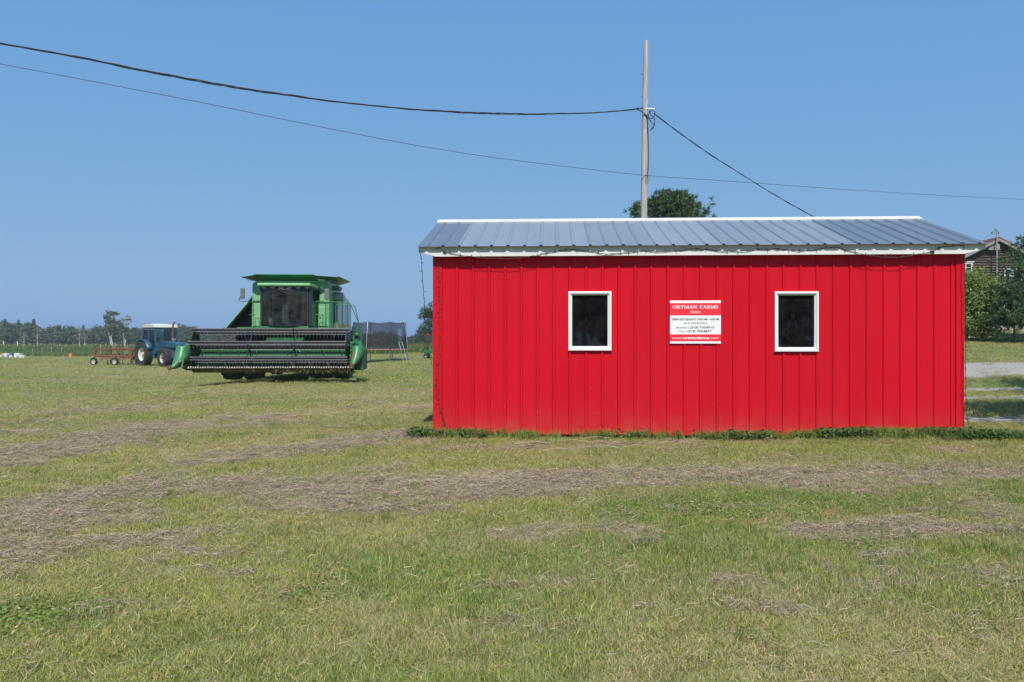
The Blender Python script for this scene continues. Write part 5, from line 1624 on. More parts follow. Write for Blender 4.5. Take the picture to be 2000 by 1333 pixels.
MB().lathe([(-.06, .035), (0, .06), (.06, .055), (.09, .03)], 12, 'Z', (-2.80, -3.64, .53)).build('divider_tip', M['rust'], hd, smooth=50)
MB().lathe([(-.05, .04), (0, .085), (.09, .08), (.11, .05)], 12, 'Z', (2.82, -3.55, .57)).build('divider_tip', M['rust'], hd, smooth=50)
mb = MB(); mb.tube([(-2.46, -3.1, .98), (-2.55, -3.5, .72)], .010, 6); mb.build('divider_rod', M['bar_pale'], hd)
mb = MB(); mb.tube([(-2.46, -2.4, 1.28), (-2.48, -2.75, 1.36), (-2.50, -2.9, 1.24)], .045, 8); mb.build('reel_arm_cover', M['green_hi'], hd, smooth=60)
# reel
reel = empty('reel', (0, -2.95, 1.23), 0, comb)
RL, RRX = -2.30, 2.64; RR = .53
mb = MB(); mb.tube([(RL, 0, 0), (RRX, 0, 0)], .065, 12); mb.build('reel_tube', M['bat'], reel, smooth=40)
spx = (RL + .06, -.53, .90, RRX - .05)
for i in range(6):
    a = R(70 - 60 * i); cy_, cz_ = -RR * math.cos(a), RR * math.sin(a)
    for x0, x1 in ((RL, spx[1] - .02), (spx[1] + .02, spx[2] - .02), (spx[2] + .02, RRX)):
        mb = MB(); mb.prism([(cy_ - .022, cz_ + .055), (cy_ + .022, cz_ + .055), (cy_ + .030, cz_ + .02), (cy_ + .02, cz_ - .035), (cy_ - .02, cz_ - .035), (cy_ - .030, cz_ + .02)], x0, x1, 'X')
        o = mb.build('bat', M['bat'], reel, bevel=.006)
        for zz in (.054, -.038):
            mb = MB(); mb.tube([(x0, cy_ - .020, cz_ + zz), (x1, cy_ - .020, cz_ + zz)], .0055, 6); mb.build('bat_edge', M['bat_edge'], reel)
    mb = MB(); x = RL + .05
    while x < RRX - .03:
        xx = x + random.gauss(0, .004); ln = random.uniform(.15, .19)
        mb.tube([(xx, cy_ - .018, cz_ - .03), (xx, cy_ - .012, cz_ - .09), (xx + random.gauss(0, .006), cy_ + .005, cz_ - ln)], .004, 4, False); x += .115
    tag(mb.build('tine', M['bat_edge'], reel), kind='stuff')
for j, x in enumerate(spx):
    for i in range(6):
        a = R(70 - 60 * i)
        mb = MB(); mb.bar((x, 0, 0), (x, -RR * math.cos(a), RR * math.sin(a)), .05, .022, (1, 0, 0)); mb.build('spider_arm', M['bat'], reel)
    if j in (0, 3):
        mb = MB(); pts = [(-RR * math.cos(R(70 - 60 * i)), RR * math.sin(R(70 - 60 * i))) for i in range(6)]
        for i in range(6):
            p, q = pts[i], pts[(i + 1) % 6]
            mb.prism([(p[0], p[1]), (q[0], q[1]), (q[0] * .45, q[1] * .45), (p[0] * .45, p[1] * .45)], x - .012 - .001 * i, x + .012 + .001 * i, 'X')
        mb.build('end_shield', M['black'], reel)
for x in (RL - .06, RRX + .06):
    mb = MB(); mb.bar((x, .95, .10), (x, -.05, 0), .08, .05, (1, 0, 0)); mb.build('reel_arm', M['green'], reel)

turn_combine(R(3.0))

# ------------------------------------------------------------------ blue tractor
ang = math.atan2(-.64, .77)
TX, TY = -24.1, 55.7
trac = empty('farm_tractor', (TX, TY, gh(TX, TY) - .02), ang)
tag(trac, 'blue farm tractor with white cab roof parked behind the combine', 'tractor')
# local: x forward, y left, z up
for y, s_ in ((-.93, -1), (.93, 1)):
    make_wheel(trac, (0, y, .84), (0, s_, 0), .84, .50, .46, M['rim'], 22, M['rim'], dish=.7)
    make_wheel(trac, (2.70, y * .97, .62), (0, s_, 0), .62, .42, .33, M['rim'], 18, M['blue'], dish=1.2)
MB().box(-.45, 1.2, -.32, .32, .55, 1.05).build('transmission', M['grey'], trac, bevel=.05)
MB().box(1.2, 2.9, -.24, .24, .62, 1.12).build('engine_block', M['grey'], trac, bevel=.04)
MB().tube([(0, -.85, .84), (0, .85, .84)], .13, 12).build('rear_axle', M['blue'], trac)
MB().tube([(2.7, -.8, .62), (2.7, .8, .62)], .09, 12).build('front_axle', M['blue'], trac)
mb = MB(); mb.prism([(1.15, 1.28), (3.15, 1.22), (3.22, 1.50), (3.12, 1.60), (1.15, 1.72)], -.36, .36, 'Y'); mb.build('hood', M['blue'], trac, bevel=.05)
for k in range(5): MB().box(1.5 + k * .3, 1.54 + k * .3, -.35, .35, 1.08, 1.25).build('hood_strut', M['blue'], trac)
MB().box(3.0, 3.2, -.34, .34, .72, 1.22).build('grille', M['grey'], trac, bevel=.02)
MB().box(3.05, 3.5, -.38, .38, .55, .78).build('front_weight', M['blue'], trac, bevel=.03)
for y in (-.22, .22): MB().lathe([(3.20, .085), (3.235, .085), (3.24, .02)], 14, 'X', (0, y, 1.38)).build('headlight', M['chrome'], trac)
cabm = empty('cab', (0, 0, 0), 0, trac)
x0, x1, yw = -.45, 1.10, .74
MB().prism([(x0 - .12, 2.58), (x1 + .12, 2.58), (x1 + .10, 2.70), (x1 - .1, 2.82), (x0 + .1, 2.82), (x0 - .10, 2.70)], -yw - .08, yw + .08, 'Y').build('roof', M['rim'], cabm, bevel=.05)
MB().box(x0 + .3, x1 - .4, -.35, .35, 2.82, 2.87).build('roof_hatch', M['white'], cabm, bevel=.02)
MB().box(x0 - .05, x1 + .05, -yw - .02, yw + .02, 2.50, 2.58).build('roof_rail', M['blue'], cabm)
posts = []
for y in (-yw, yw):
    for a, b_ in (((x0 - .18, 1.35), (x0 + .02, 2.5)), ((.28, 1.15), (.34, 2.5)), ((x1 + .16, 1.25), (x1, 2.5))):
        MB().bar((a[0], y, a[1]), (b_[0], y, b_[1]), .09, .09, (0, 1, 0)).build('pillar', M['blue'], cabm, bevel=.012)
    MB().prism([(x1 + .16, .85), (x1 + .16, 1.28), (.30, 1.20), (.34, .85)], y - .03, y + .03, 'Y').build('lower_panel', M['blue'], cabm, bevel=.01)
    MB().sheet((x1 + .12, y * .99, 1.30), (.36, y * .99, 1.25), (.36, y * .99, 2.46), (x1 - .01, y * .99, 2.46), .008).build('door_glass', M['tglass'], cabm)
    MB().sheet((.24, y * .99, 1.5), (x0 - .13, y * .99, 1.5), (x0 + .03, y * .99, 2.46), (.28, y * .99, 2.46), .008).build('side_glass', M['tglass'], cabm)
    # fender over the rear wheel
    mb = MB(); V = []; n = 12
    for i in range(n + 1):
        a = R(170 - 150 * i / n)
        for yy in (abs(y) - .04, abs(y) + .42):
            V.append((.95 * math.cos(a), math.copysign(yy, y), .84 + .98 * math.sin(a)))
    mb.add(V, [(2 * i, 2 * i + 2, 2 * i + 3, 2 * i + 1) for i in range(n)])
    o = mb.build('fender', M['blue'], cabm, smooth=60); sm = o.modifiers.new('t', 'SOLIDIFY'); sm.thickness = .03
MB().sheet((x1 + .17, -yw, 1.62), (x1 + .17, yw, 1.62), (x1 + .02, yw, 2.48), (x1 + .02, -yw, 2.48), .008).build('windscreen', M['tglass'], cabm)
MB().sheet((x0 - .17, yw, 1.5), (x0 - .17, -yw, 1.5), (x0 - .02, -yw, 2.48), (x0 - .02, yw, 2.48), .008).build('rear_glass', M['tglass'], cabm)
MB().box(x1 + .1, x1 + .2, -yw, yw, 1.05, 1.62).build('firewall', M['blue'], cabm)
MB().box(x0 - .1, x1 + .1, -yw + .04, yw - .04, .95, 1.1).build('floor', M['grey'], cabm)
mb = MB(); mb.box(-.25, .25, -.25, .25, 1.1, 1.45); mb.box(-.3, -.15, -.25, .25, 1.45, 2.0); mb.build('seat', M['black'], cabm, bevel=.04)
mb = MB(); mb.tube([(.75 + .05 * math.cos(t), .2 * math.cos(t), 1.72 + .18 * math.sin(t)) for t in np.linspace(0, 6.283, 18)], .015, 6); mb.build('steering_wheel', M['black'], cabm)
MB().box(x0 - .08, x0 + .06, -yw - .02, -yw + .12, 2.82, 2.93).build('beacon', M['orange'], cabm, bevel=.03)
mb = MB(); mb.tube([(1.5, .30, 1.6), (1.5, .30, 2.75), (1.55, .32, 2.88), (1.66, .36, 2.98)], [.05, .055, .055, .05], 12); mb.build('exhaust', M['rust'], trac, smooth=60)
mb = MB(); mb.lathe([(1.62, .06), (1.75, .06), (1.76, .15), (1.90, .15), (1.92, .08), (1.93, .02)], 20, 'Z', (1.95, .12, 0)); mb.build('air_cleaner', M['chrome'], trac, smooth=40)
for y in (-.62, .62):
    mb = MB(); mb.box(.5, 1.0, y - .14, y + .14, .55, .85); mb.build('step_box', M['blue'], trac, bevel=.02)
mb = MB(); mb.box(1.35, 1.75, -.52, -.36, .85, 1.25); mb.build('battery_box', M['blue'], trac, bevel=.02)

# ------------------------------------------------------------------ red cultivator behind it
KX, KY = -27.4, 57.3
cul = empty('cultivator', (KX, KY, gh(KX, KY)), R(-14))
tag(cul, 'rusty red cultivator frame on small white wheels behind the blue tractor', 'cultivator')
for y in (-.8, .8):
    MB().bar((-1.45, y, .63), (1.75, y, .63), .10, .10).build('beam', M['rust_red'], cul, bevel=.01)
    MB().bar((-1.45, y * .9, 1.12), (1.75, y * .9, 1.12), .09, .09).build('beam', M['rust_red'], cul, bevel=.01)
    for x in (-1.40, 1.6): MB().bar((x, y, .63), (x, y * .9, 1.12), .12, .07, (1, 0, 0)).build('upright', M['rust_red'], cul, bevel=.01)
for x in (-1.40, .1, 1.6):
    MB().bar((x, -.72, 1.12), (x, .72, 1.12), .08, .08).build('cross_beam', M['rust_red'], cul, bevel=.01)
    MB().bar((x, -.8, .63), (x, .8, .63), .08, .08).build('cross_beam', M['rust_red'], cul, bevel=.01)
for i, x in enumerate(np.linspace(-1.0, 1.5, 11)):
    y = (-.72, -.4, .1, .5)[i % 4]
    mb = MB(); mb.tube([(x, y, 1.40 + .10 * (i % 3)), (x, y, .62), (x + .10, y, .42), (x + .02, y, .20), (x + .12, y, .12)], .024, 6)
    mb.build('shank', M['rust'] if i % 2 else paint('tan_rod', (.42, .30, .17), .7), cul)
    mb = MB(); mb.prism([(x - .02, .22), (x + .16, .10), (x + .06, .08)], y - .04, y + .04, 'Y'); mb.build('sweep', M['steel'], cul)
    MB().box(x - .05, x + .05, y - .06, y + .06, .67, .78).build('clamp', M['rust'], cul)
for i in range(3):
    MB().bar((1.75, -.5 + .5 * i, .9), (2.5, .15 * (i - 1), .75), .08, .08).build('drawbar', M['rust_red'], cul)
for x, y in ((-1.35, -.95), (.35, -.95), (-1.35, .95), (.35, .95)):
    MB().bar((x - .02, y * .9, .65), (x - .02, y * .9, .27), .07, .07, (0, 1, 0)).build('wheel_arm', M['rust_red'], cul)
    make_wheel(cul, (x, y, .27), (0, math.copysign(1, y), 0), .27, .17, .16, M['rim'], 0)
mb = MB()
for k in range(420):
    x = random.uniform(-1.1, 1.4); p = Vector((x, -.75 + random.gauss(0, .08), .62 + random.uniform(-.12, .10)))
    mb.tube([p, p + Vector((random.gauss(0, .12), random.gauss(0, .05), random.uniform(-.3, .05)))], .008, 3, False)
tag(mb.build('caught_hay', paint('hay', (.33, .24, .12), .9, var=.3), cul), kind='stuff')

# ------------------------------------------------------------------ trampoline
RX_, RY_ = -9.68, 60.0
tr = empty('trampoline', (RX_, RY_, gh(RX_, RY_)), 0.1)
tag(tr, 'round garden trampoline with tall black safety net', 'trampoline')
TRr = 2.12; mh = .93
def ring(r, z, n=48): return [(r * math.cos(t), r * math.sin(t), z) for t in np.linspace(0, 2 * math.pi, n + 1)]
MB().tube(ring(TRr, mh), .028, 8, False).build('frame_ring', M['galv_tube'], tr)
MB().lathe([(mh - .015, 1.86), (mh - .010, 1.86), (mh - .010, .05)], 48, 'Z').build('mat', M['black'], tr)
mb = MB(); mb.lathe([(mh + .005, 1.80), (mh + .035, 1.84), (mh + .040, TRr), (mh + .01, TRr + .06), (mh - .02, TRr + .065), (mh - .02, TRr + .02), (mh - .012, 1.84)], 48, 'Z')
mb.f = mb.f[:-2]; mb.build('pad', paint('pad_grey', (.12, .115, .14), .6), tr, smooth=50)
mb = MB(); mb.lathe([(mh - .03, TRr + .068), (mh + .008, TRr + .068)], 48, 'Z'); mb.f = mb.f[:-2]; mb.build('pad_piping', paint('pad_red', (.55, .10, .10), .6), tr)
NT = 2.90
for k in range(8):
    a = R(-112 + 45 * k); c, s_ = math.cos(a), math.sin(a)
    MB().tube([(2.17 * c, 2.17 * s_, .3), (2.19 * c, 2.19 * s_, mh), (2.16 * c, 2.16 * s_, mh + .6), (1.98 * c, 1.98 * s_, NT - .02), (1.93 * c, 1.93 * s_, NT + .02)], .022, 8).build('net_pole', M['black'] if k % 2 else M['galv_tube'], tr, smooth=60)
    MB().tube([(TRr * c, TRr * s_, mh), (TRr * c, TRr * s_, 0)], .024, 8).build('leg', M['galv_tube'], tr)
# the net: eight sagging bays, one of them with a slit entrance
V = []; nseg = 64; rows = 8
mb = MB()
for j in range(rows + 1):
    t = j / rows; z = mh + .03 + (NT - mh - .03) * t
    for i in range(nseg):
        a = 2 * math.pi * i / nseg + R(-112)
        f = abs(math.sin(a_ := 4 * (2 * math.pi * i / nseg)))
        r = 1.95 + .10 * (1 - t) ** 2 * .6 - .06 * f * (1 - .4 * t)
        zz = z - (.09 * f if j == rows else 0)
        V.append((r * math.cos(a), r * math.sin(a), zz))
fs = []
for j in range(rows):
    for i in range(nseg):
        ai = i % nseg
        slit = 12 <= ai <= 13 and j < 6
        if slit: continue
        fs.append((j * nseg + i, j * nseg + (i + 1) % nseg, (j + 1) * nseg + (i + 1) % nseg, (j + 1) * nseg + i))
mb.add(V, fs); mb.build('net', M['net'], tr, smooth=60)
mb = MB(); mb.tube([V[rows * nseg + i] for i in range(nseg)] + [V[rows * nseg]], .018, 6, False); mb.build('net_hem', M['black'], tr)
# ladder
a = R(-112 + 360 * 12.5 / 64); c, s_ = math.cos(a), math.sin(a); tx, ty = -s_, c
mb = MB()
for k in (-.17, .17):
    mb.tube([(2.55 * c + tx * k, 2.55 * s_ + ty * k, 0), (2.24 * c + tx * k, 2.24 * s_ + ty * k, mh + .05), (2.06 * c + tx * k, 2.06 * s_ + ty * k, mh + .55)], .016, 7)
mb.tube([(2.06 * c - tx * .17, 2.06 * s_ - ty * .17, mh + .55), (2.06 * c + tx * .17, 2.06 * s_ + ty * .17, mh + .55)], .016, 7)
for z in (.3, .6): mb.tube([((2.55 - .31 * z / .98) * c - tx * .17, (2.55 - .31 * z / .98) * s_ - ty * .17, z), ((2.55 - .31 * z / .98) * c + tx * .17, (2.55 - .31 * z / .98) * s_ + ty * .17, z)], .018, 7)
mb.build('ladder', M['galv_tube'], tr)

# ------------------------------------------------------------------ log house
HY = 50.0
HX = at(1943, 466, HY).x
HB = gh(HX, HY) - .02
house = empty('log_house', (HX, HY, HB))
tag(house, 'weathered log house with red metal roof behind the pines', 'house')
def hp(px, py, dy=0): return at(px, py, HY + dy) - house.location
apex = hp(1943, 468).z; HW = 3.45; SL = .50
eave = apex - SL * HW
MB().box(-HW, HW, .02, 7.0, -.4, .42).build('foundation', M['concrete'], house)
z = .42; i = 0
CH = .155
logmeshes = {}
while z < apex - .12:
    w = HW if z + CH < eave else max(.15, (apex - z - CH * .3) / SL)
    w = min(w, HW)
    mb = MB(); n = 8
    poly = [(-.02 - .085 * math.sin(math.pi * k / n), z + CH * k / n) for k in range(n + 1)]
    mb.prism([(a_, b_) for a_, b_ in poly], -w, w + random.uniform(-.02, .02), 'X')
    mb.build('log', M['log'], house, smooth=40)
    z += CH; i += 1
MB().prism([(-HW + .02, .42), (HW - .02, .42), (HW - .02, eave), (0, apex - .06), (-HW + .02, eave)], .02, 7.0, 'Y').build('inner_wall', M['log'], house)
for s_ in (-1, 1):
    mb = MB(); e = HW + .45
    p0, p1 = (0, apex + .10), (s_ * e, apex + .10 - SL * e)
    mb.prism([p0, p1, (p1[0], p1[1] - .05), (p0[0], p0[1] - .05)], -.50, 7.4, 'Y'); mb.build('roof', M['redroof'], house)
    mb = MB(); mb.prism([(p0[0], p0[1] - .055), (p1[0], p1[1] - .055), (p1[0], p1[1] - .25), (p0[0], p0[1] - .25)], -.48, -.43, 'Y'); mb.build('rake_board', M['greyboard'], house)
b0, b1 = hp(1924.5, 478), hp(1946, 490)
MB().box(b0.x, b1.x, -.36, -.11, b1.z, b0.z).build('gable_box', M['greyboard'], house)
mb = MB(); ms = hp(1946.3, 449.5, -.55); mz = hp(1946, 545, -.55)
mb.tube([(ms.x, -.58, mz.z - .8), (ms.x, -.58, ms.z), (ms.x - .03, -.58, ms.z + .05), (ms.x - .12, -.60, ms.z + .02)], .045, 10); mb.build('service_mast', M['galv_tube'], house, smooth=60)
for q in ((1937, 455), (1950, 455.5)):
    p = hp(*q, -.58); MB().tube([(ms.x, -.58, ms.z - .03), (p.x, -.58, p.z)], .018, 6).build('mast_wire', M['black'], house)
    MB().lathe([(-.05, .03), (0, .05), (.05, .03)], 8, 'Z', tuple(p)).build('insulator', M['black'], house)
p = hp(1925, 464, -.58); q = hp(1943, 456, -.58); MB().tube([p, q], .014, 6).build('mast_wire', M['black'], house)
def hwin(xa, ya, xb, yb, shutter):
    a, b_ = hp(xa, ya, -.12), hp(xb, yb, -.12)
    w = empty('window', (0, 0, 0), 0, house)
    mb = MB(); t = .09
    mb.box(a.x, b_.x, -.16, -.10, a.z - t, a.z); mb.box(a.x, b_.x, -.16, -.10, b_.z, b_.z + t); mb.box(a.x, a.x + t, -.16, -.10, b_.z + t, a.z - t); mb.box(b_.x - t, b_.x, -.16, -.10, b_.z + t, a.z - t)
    mb.box((a.x + b_.x) / 2 - .02, (a.x + b_.x) / 2 + .02, -.15, -.11, b_.z + t, a.z - t); mb.box(a.x + t, b_.x - t, -.149, -.111, (a.z + b_.z) / 2 - .02, (a.z + b_.z) / 2 + .02)
    mb.build('frame', M['vinyl'], w)
    MB().box(a.x + t, b_.x - t, -.13, -.12, b_.z + t, a.z - t).build('pane', M['tglass'], w)
    MB().box(a.x - .08, b_.x + .08, -.20, -.10, a.z + .003, a.z + .06).build('head_trim', M['vinyl'], w)
    if shutter: MB().box(b_.x + .02, b_.x + .16, -.15, -.10, b_.z + .1, a.z - .1).build('shutter', M['redroof'], w)
hwin(1873, 513, 1899, 533, True)
hwin(1961, 527, 1983, 541, False)

# ------------------------------------------------------------------ far things
def tagged(o, *a, **k): return tag(o, *a, **k)
# silage bag
bx, by = -17.2, 108.0
sb = empty('silage_bag', (bx, by, gh(bx, by)), R(2)); tag(sb, 'long white plastic silage bag lying beyond the trampoline', 'silage bag')
mb = MB(); V = []; n = 60
for i in range(n + 1):
    t = i / n; x = -3.2 + 8.6 * t; r = .78 * (1 - max(0, (abs(t - .5) * 2 - .86) / .14) ** 2 * .95) * (1 + .04 * math.sin(i * 1.7))
    for k in range(14):
        a = math.pi * k / 13; V.append((x, r * 1.25 * math.cos(a), r * math.sin(a) - .03))
mb.add(V, [(i * 14 + k, i * 14 + k + 1, (i + 1) * 14 + k + 1, (i + 1) * 14 + k) for i in range(n) for k in range(13)])
mb.build('film', M['plasticwhite'], sb, smooth=70)
MB().tube([(-3.2, 0, .05), (-3.5, 0, .12), (-3.7, .05, .03)], [.09, .06, .03], 8).build('tied_end', M['plasticwhite'], sb)
# small orange tractor, green mower by the store corner
def small_tractor(name, label, x, y, rz, body, s, canopy):
    t = empty(name, (x, y, gh(x, y)), rz); tag(t, label, 'tractor' if canopy else 'mower'); t.scale = (s, s, s)
    MB().prism([(.1, .55), (1.15, .5), (1.2, .8), (1.1, .92), (.1, 1.0)], -.27, .27, 'Y').build('hood', body, t, bevel=.04)
    MB().box(-.6, .2, -.2, .2, .35, .6).build('chassis', M['black'], t)
    mb = MB(); mb.box(-.55, -.1, -.25, .25, .62, .75); mb.box(-.6, -.5, -.25, .25, .75, 1.15); mb.build('seat', M['black'], t, bevel=.03)
    for y_ in (-.45, .45):
        MB().box(-.75, .0, y_ - .14, y_ + .14, .78, .84).build('fender', body, t, bevel=.02)
        make_wheel(t, (-.35, y_, .40), (0, math.copysign(1, y_), 0), .40, .28, .2, M['ltgrey'], 12)
        make_wheel(t, (.9, y_ * .9, .27), (0, math.copysign(1, y_), 0), .27, .2, .14, M['ltgrey'], 0)
    mb = MB(); mb.tube([(.05, 0, .9), (-.05, 0, 1.1)], .03, 6); mb.tube([(-.05 + .05 * math.sin(u), .17 * math.cos(u), 1.1 + .12 * math.sin(u)) for u in np.linspace(0, 6.28, 14)], .015, 5); mb.build('steering_wheel', M['black'], t)
    if canopy:
        for y_ in (-.4, .4): MB().tube([(-.7, y_, .5), (-.7, y_, 1.95)], .04, 8).build('roll_bar', M['black'], t)
        MB().box(-.95, .35, -.55, .55, 1.95, 2.05).build('canopy', body, t, bevel=.03)
    return t
small_tractor('garden_tractor', 'small tractor with orange canopy in the weeds beyond the sapling', -170 / F * 92, 92, R(200), M['orange'], 1.0, True)
small_tractor('riding_mower', 'green riding mower half hidden by the corner of the red store', -150 / F * 62, 62, R(170), M['green'], .72, False)
# round bale behind the header
ba = empty('hay_bale', (at(465, 690, 66).x, 66, gh(-22, 66)), R(20)); tag(ba, 'weathered brown round hay bale behind the combine header', 'bale')
m_bale = paint('weathered_hay', (.22, .16, .10), .95, var=.35, scale=6, bmp=.02)
mb = MB(); mb.lathe([(-.6, .05), (-.6, .70), (-.55, .75), (.55, .75), (.6, .70), (.6, .05)], 36, 'X', (0, 0, .72))
mb.v = [(a_ + random.gauss(0, .012), b_ + random.gauss(0, .015), c_ + random.gauss(0, .015)) for a_, b_, c_ in mb.v]
mb.build('roll', m_bale, ba, smooth=50)
mb = MB()
for x in (-.4, -.2, 0, .2, .4): mb.tube([(x, .758 * math.cos(t), .72 + .758 * math.sin(t)) for t in np.linspace(0, 6.283, 30)], .008, 4, False)
tag(mb.build('twine', paint('twine', (.4, .3, .16), .9), ba), kind='stuff')
# hive boxes
cols = {'red': (.42, .09, .10), 'yellow': (.70, .50, .05), 'white': (.76, .77, .80), 'grey': (.42, .42, .40), 'blue': (.08, .20, .50), 'purple': (.28, .18, .36)}
cm = {k: paint('hive_' + k, v, .6, var=.08) for k, v in cols.items()}
HBY = 88.0
def hive_box(px, lvl, col, lab, wpx=4.8):
    x = (px - 1000) / F * HBY; w = wpx / F * HBY
    b_ = empty('hive_box', (x, HBY, gh(x, HBY) + lvl * .242)); tag(b_, lab, 'hive box', 'painted hive boxes stacked at the field edge')
    MB().box(-w / 2 + .006, w / 2 - .006, -.22, .22, 0, .24).build('box', cm[col], b_, bevel=.01)
    MB().box(-.05, .05, -.232, -.221, .14, .17).build('hand_hold', M['grey'], b_)
row0 = ['grey', 'white', 'purple', 'white', 'blue', 'white']; row1 = ['red', 'purple', 'yellow', 'white', 'grey', 'blue']
names = {}
for lvl, row in enumerate((row0, row1)):
    for i, c in enumerate(row):
        nb = row[i - 1] if i else row[1]
        hive_box(-2 + i * 5.0, lvl, c, '%s hive box in the %s layer of the colourful stack, over a %s one' % (c, 'upper', row0[i]) if lvl else '%s hive box in the lower layer of the colourful stack, under a %s one' % (c, row1[i]))
for i, (c, l) in enumerate((('white', 0), ('grey', 0), ('white', 0), ('white', 0), ('white', 1), ('white', 1), ('grey', 1))):
    px = 32 + i * 5.0 if l == 0 else 32 + (i - 4) * 5.0
    hive_box(px, l, c, '%s hive box in the %s layer of the pale stack by the field' % (c, 'upper' if l else 'lower'))
# orange drum, planks, stakes
ox, oy = at(138, 694, 88).x, 88
dr = empty('orange_drum', (ox, oy, gh(ox, oy))); tag(dr, 'small orange plastic drum with pointed lid at the field edge', 'drum')
MB().lathe([(0, .20), (.06, .21), (.20, .20), (.30, .17)], 18, 'Z').build('body', M['orange'], dr, smooth=50)
MB().lathe([(.30, .17), (.38, .10), (.50, .035), (.51, .005)], 18, 'Z').build('lid', M['orange'], dr, smooth=50)
for px, ln in ((120, 1.5), (156, 1.0)):
    x = at(px, 694, 87).x
    b_ = MB().box(-ln / 2, ln / 2, -.08, .08, .01, .06).build('plank', M['wood'] if px == 120 else paint('yellow_board', (.5, .38, .16), .8)); b_.location = (x, 87, gh(x, 87))
    tag(b_, 'weathered grey plank lying beside the orange drum' if px == 120 else 'yellowish board lying beside the orange drum', 'plank')
for px, hgt_ in ((82, .95), (100, 1.05), (120, 1.0), (63, .8)):
    x = at(px, 690, 95).x; b_ = empty('fence_stake', (x, 95, gh(x, 95))); tag(b_, 'thin pale stake standing in the strip before the corn', 'stake', 'stakes before the corn')
    MB().tube([(0, 0, -.2), (.02, 0, hgt_)], .028, 6).build('shaft', M['greyboard'], b_)
    MB().lathe([(hgt_ - .02, .035), (hgt_ + .03, .03), (hgt_ + .04, .005)], 8, 'Z', (.02, 0, 0)).build('cap', M['white'], b_)
for px in (7, 34):
    x = at(px, 672, 215).x; b_ = empty('marker_post', (x, 215, gh(x, 215))); tag(b_, 'white marker post beyond the corn at the foot of the wood', 'post', 'white posts beyond the corn')
    MB().tube([(0, 0, -.2), (0, 0, 1.7)], .12, 8).build('shaft', M['white'], b_)
    MB().lathe([(1.7, .14), (1.8, .12), (1.85, .01)], 8, 'Z').build('cap', M['white'], b_)

# corn: rows of stalks with strap leaves and tassels
M['corn'] = leaf_mat('corn_leaves', (0.060, 0.120, 0.030), (0.15, 0.22, 0.07), .3, .4)
M['tassel'] = leaf_mat('corn_tassels', (0.30, 0.24, 0.13), (0.42, 0.34, 0.19), .1, .4)
V, Q, TV, TQ = [], [], [], []
for r_ in range(11):
    y = 112 + r_ * 1.4
    x = -82.0
    while x < -30:
        x += random.uniform(.22, .42); yy = y + random.gauss(0, .08)
        g = -0.54; h_ = random.uniform(1.15, 1.45)
        def quad(a, b_, c, d, A, B):
            n0 = len(A); A.extend([a, b_, c, d]); B.append((n0, n0 + 1, n0 + 2, n0 + 3))
        quad((x - .02, yy, g), (x + .02, yy, g), (x + .015, yy, g + h_), (x - .015, yy, g + h_), V, Q)
        for k in range(5):
            a = random.uniform(0, 6.28); z = g + h_ * random.uniform(.2, .85); L_ = random.uniform(.3, .5); dx, dy = math.cos(a), math.sin(a)
            m1 = (x + dx * L_ * .55, yy + dy * L_ * .55, z + .20); e = (x + dx * L_, yy + dy * L_, z + .02); w = .05
            quad((x, yy, z - .03), (m1[0] - dy * w, m1[1] + dx * w, m1[2]), e, (m1[0] + dy * w, m1[1] - dx * w, m1[2] - .02), V, Q)
        for k in range(1 if random.random() < .5 else 0):
            a = random.uniform(-.5, .5); quad((x - .02, yy, g + h_ - .03), (x + .02, yy, g + h_ - .03), (x + a * .2 + .03, yy, g + h_ + .10), (x + a * .2 - .03, yy, g + h_ + .11), TV, TQ)
corn = empty('corn_field', (0, 0, 0)); tag(corn, 'strip of green corn with tan tassels in front of the wood', 'corn', kind='stuff')
o = link_mesh('stalk', fast_mesh('stalk', V, quads=Q), M['corn'], corn); tag(o, kind='stuff')
o = link_mesh('tassel', fast_mesh('tassel', TV, quads=TQ), M['tassel'], corn); tag(o, kind='stuff')

# tall weeds between the lawn and the trees, long grass at the field edge
M['weed'] = leaf_mat('tall_weeds', (0.07, 0.13, 0.030), (0.20, 0.25, 0.075), .3, .6)
def weeds(name, label, n, xr, yr, hr, width):
    r = np.random.default_rng(len(name) * 7 + n)
    x = r.uniform(*xr, n); y = r.uniform(*yr, n); z = ground_h(x, y); h = r.uniform(*hr, n) * (.5 + fbm(x * .3, y * .3, 77, 3))
    a = r.uniform(0, 6.28, n); b_ = r.normal(0, .22, (n, 2)) * h[:, None]
    w = width * r.uniform(.6, 1.4, n)
    p = np.stack([x, y, z - .03], -1); s_ = np.stack([np.cos(a), np.sin(a), np.zeros(n)], -1) * w[:, None] * .5
    t = np.stack([x + b_[:, 0], y + b_[:, 1], z + h], -1); m_ = p * .5 + t * .5 + np.stack([b_[:, 1] * .2, b_[:, 0] * .2, h * .08], -1)
    V = np.stack([p - s_ * .6, m_ - s_, t, m_ + s_], 1).reshape(-1, 3)
    o = link_mesh(name, fast_mesh(name, V, quads=np.arange(4 * n).reshape(-1, 4)), M['weed']); tag(o, label, 'weeds', kind='stuff')
weeds('tall_weeds', 'tall green weeds growing behind the trampoline and sapling', 26000, (-24, -2), (78, 112), (.45, 1.0), .09)
weeds('rough_grass', 'rough uncut grass strip in front of the corn', 16000, (-80, -34), (93, 111), (.22, .5), .09)
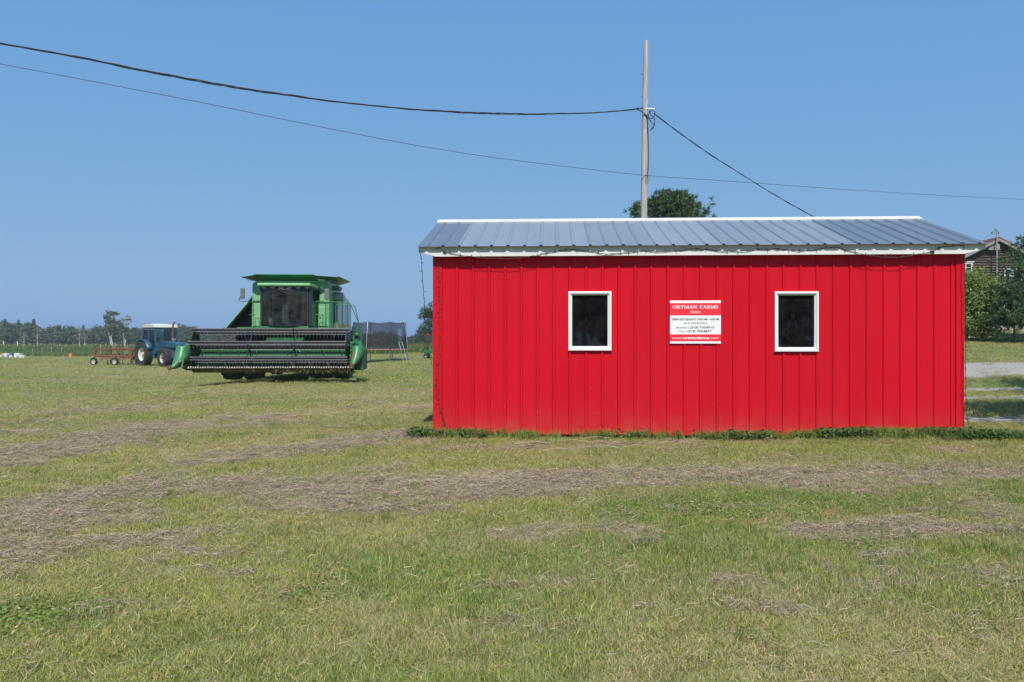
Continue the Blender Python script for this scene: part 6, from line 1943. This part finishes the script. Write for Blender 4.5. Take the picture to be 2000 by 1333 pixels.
def shed_edge():
    # grass and weeds along the foot of the front wall
    n = 2800
    s_ = rng.uniform(-.3, SHED_L + .8, n); off = -np.abs(rng.normal(.0, .10, n)) - .012
    right = rng.uniform(size=n) < (.16 + .6 * np.clip((s_ - 3.6) / 2, 0, 1) + .35 * np.clip((1.9 - s_) / 1.2, 0, 1)) * np.clip(fbm(s_ * 1.7, s_ * 0 + .5, 8, 3) * 3 - .6, .25, 1)
    s_, off = s_[right], off[right]
    c, sn = math.cos(SHED_RZ), math.sin(SHED_RZ)
    x = SHED0.x + s_ * c - off * sn; y = SHED0.y + s_ * sn + off * c
    small_scatter('foot_grass', tall_src, x, y, 1.1, 1.25, 'long grass left standing along the foot of the red wall', 'grass')
    k = rng.uniform(size=len(x)) < (.08 + .34 * (fbm(x * 1.3, y * 0 + 3.3, 5, 3) > .5))
    small_scatter('foot_weeds', clo_src2, x[k], y[k] - rng.uniform(0, .1, k.sum()), 1.0, 1.1, 'low leafy weeds along the foot of the red wall', 'weeds')
clo_src2 = tuft_obj('leafy_weed', clover_mesh('leafy_weed', 40, .10, seed=8, size=.012, h=.11), leaf_mat('weed_leaf', (.05, .10, .025), (.14, .21, .06), .3, 3.0))
shed_edge()
# loose straws and dead stalks lying before the store
mb = MB()
for px, py, L_, a in ((1040, 872, .5, 10), (1120, 868, .45, -12), (1180, 880, .5, 160), (1240, 878, .35, 20), (1090, 884, .4, 5), (1300, 872, .3, 30), (1720, 862, .9, -4), (1510, 862, .4, 12), (1160, 862, .5, 15)):
    p = px_ground(px, py); p = Vector((p[0], p[1], gh(*p) + .035)); d_ = Vector((math.cos(R(a)), math.sin(R(a)), 0)) * L_ * .5
    mb.tube([p - d_, p + Vector((0, 0, .03)) + Vector((d_.y, -d_.x, 0)) * .1, p + d_], .004, 4, False)
o = mb.build('dead_stalks', paint('dead_stalk', (.45, .36, .22), .9, var=.2)); tag(o, 'pale dead stalks lying in the clippings before the red wall', 'stalks', kind='stuff')

# unseen trees added behind the viewer so the window panes mirror something dark
for k in range(26):
    x = -62 + k * 5.2 + random.uniform(-1.5, 1.5); y = random.uniform(-50, -40)
    ki = random.choice([0, 1, 2, 3, 4, 5])
    o = copy_tree(protos[ki][1]); put(o, x, y, random.uniform(0, 6.28), random.uniform(1.0, 1.25))
    tag(o, 'unseen broadleaf tree added to darken the window reflections', 'tree', 'unseen trees added for the window reflections')

# ------------------------------------------------------------------ summer haze over the fields
hz = MB().box(-420, 420, -75, 345, -2.6, 16.5).build('haze', None)
hm = bpy.data.materials.new('summer_haze'); hm.use_nodes = True
hn = hm.node_tree; hn.nodes.clear()
ho = hn.nodes.new('ShaderNodeOutputMaterial'); hv = hn.nodes.new('ShaderNodeVolumePrincipled')
hv.inputs['Color'].default_value = (0.86, 0.92, 1.0, 1); hv.inputs['Density'].default_value = 0.00048; hv.inputs['Anisotropy'].default_value = 0.2
hn.links.new(hv.outputs[0], ho.inputs['Volume']); hz.data.materials.append(hm)
tag(hz, 'thin pale summer haze hanging over the fields', 'haze', kind='stuff')
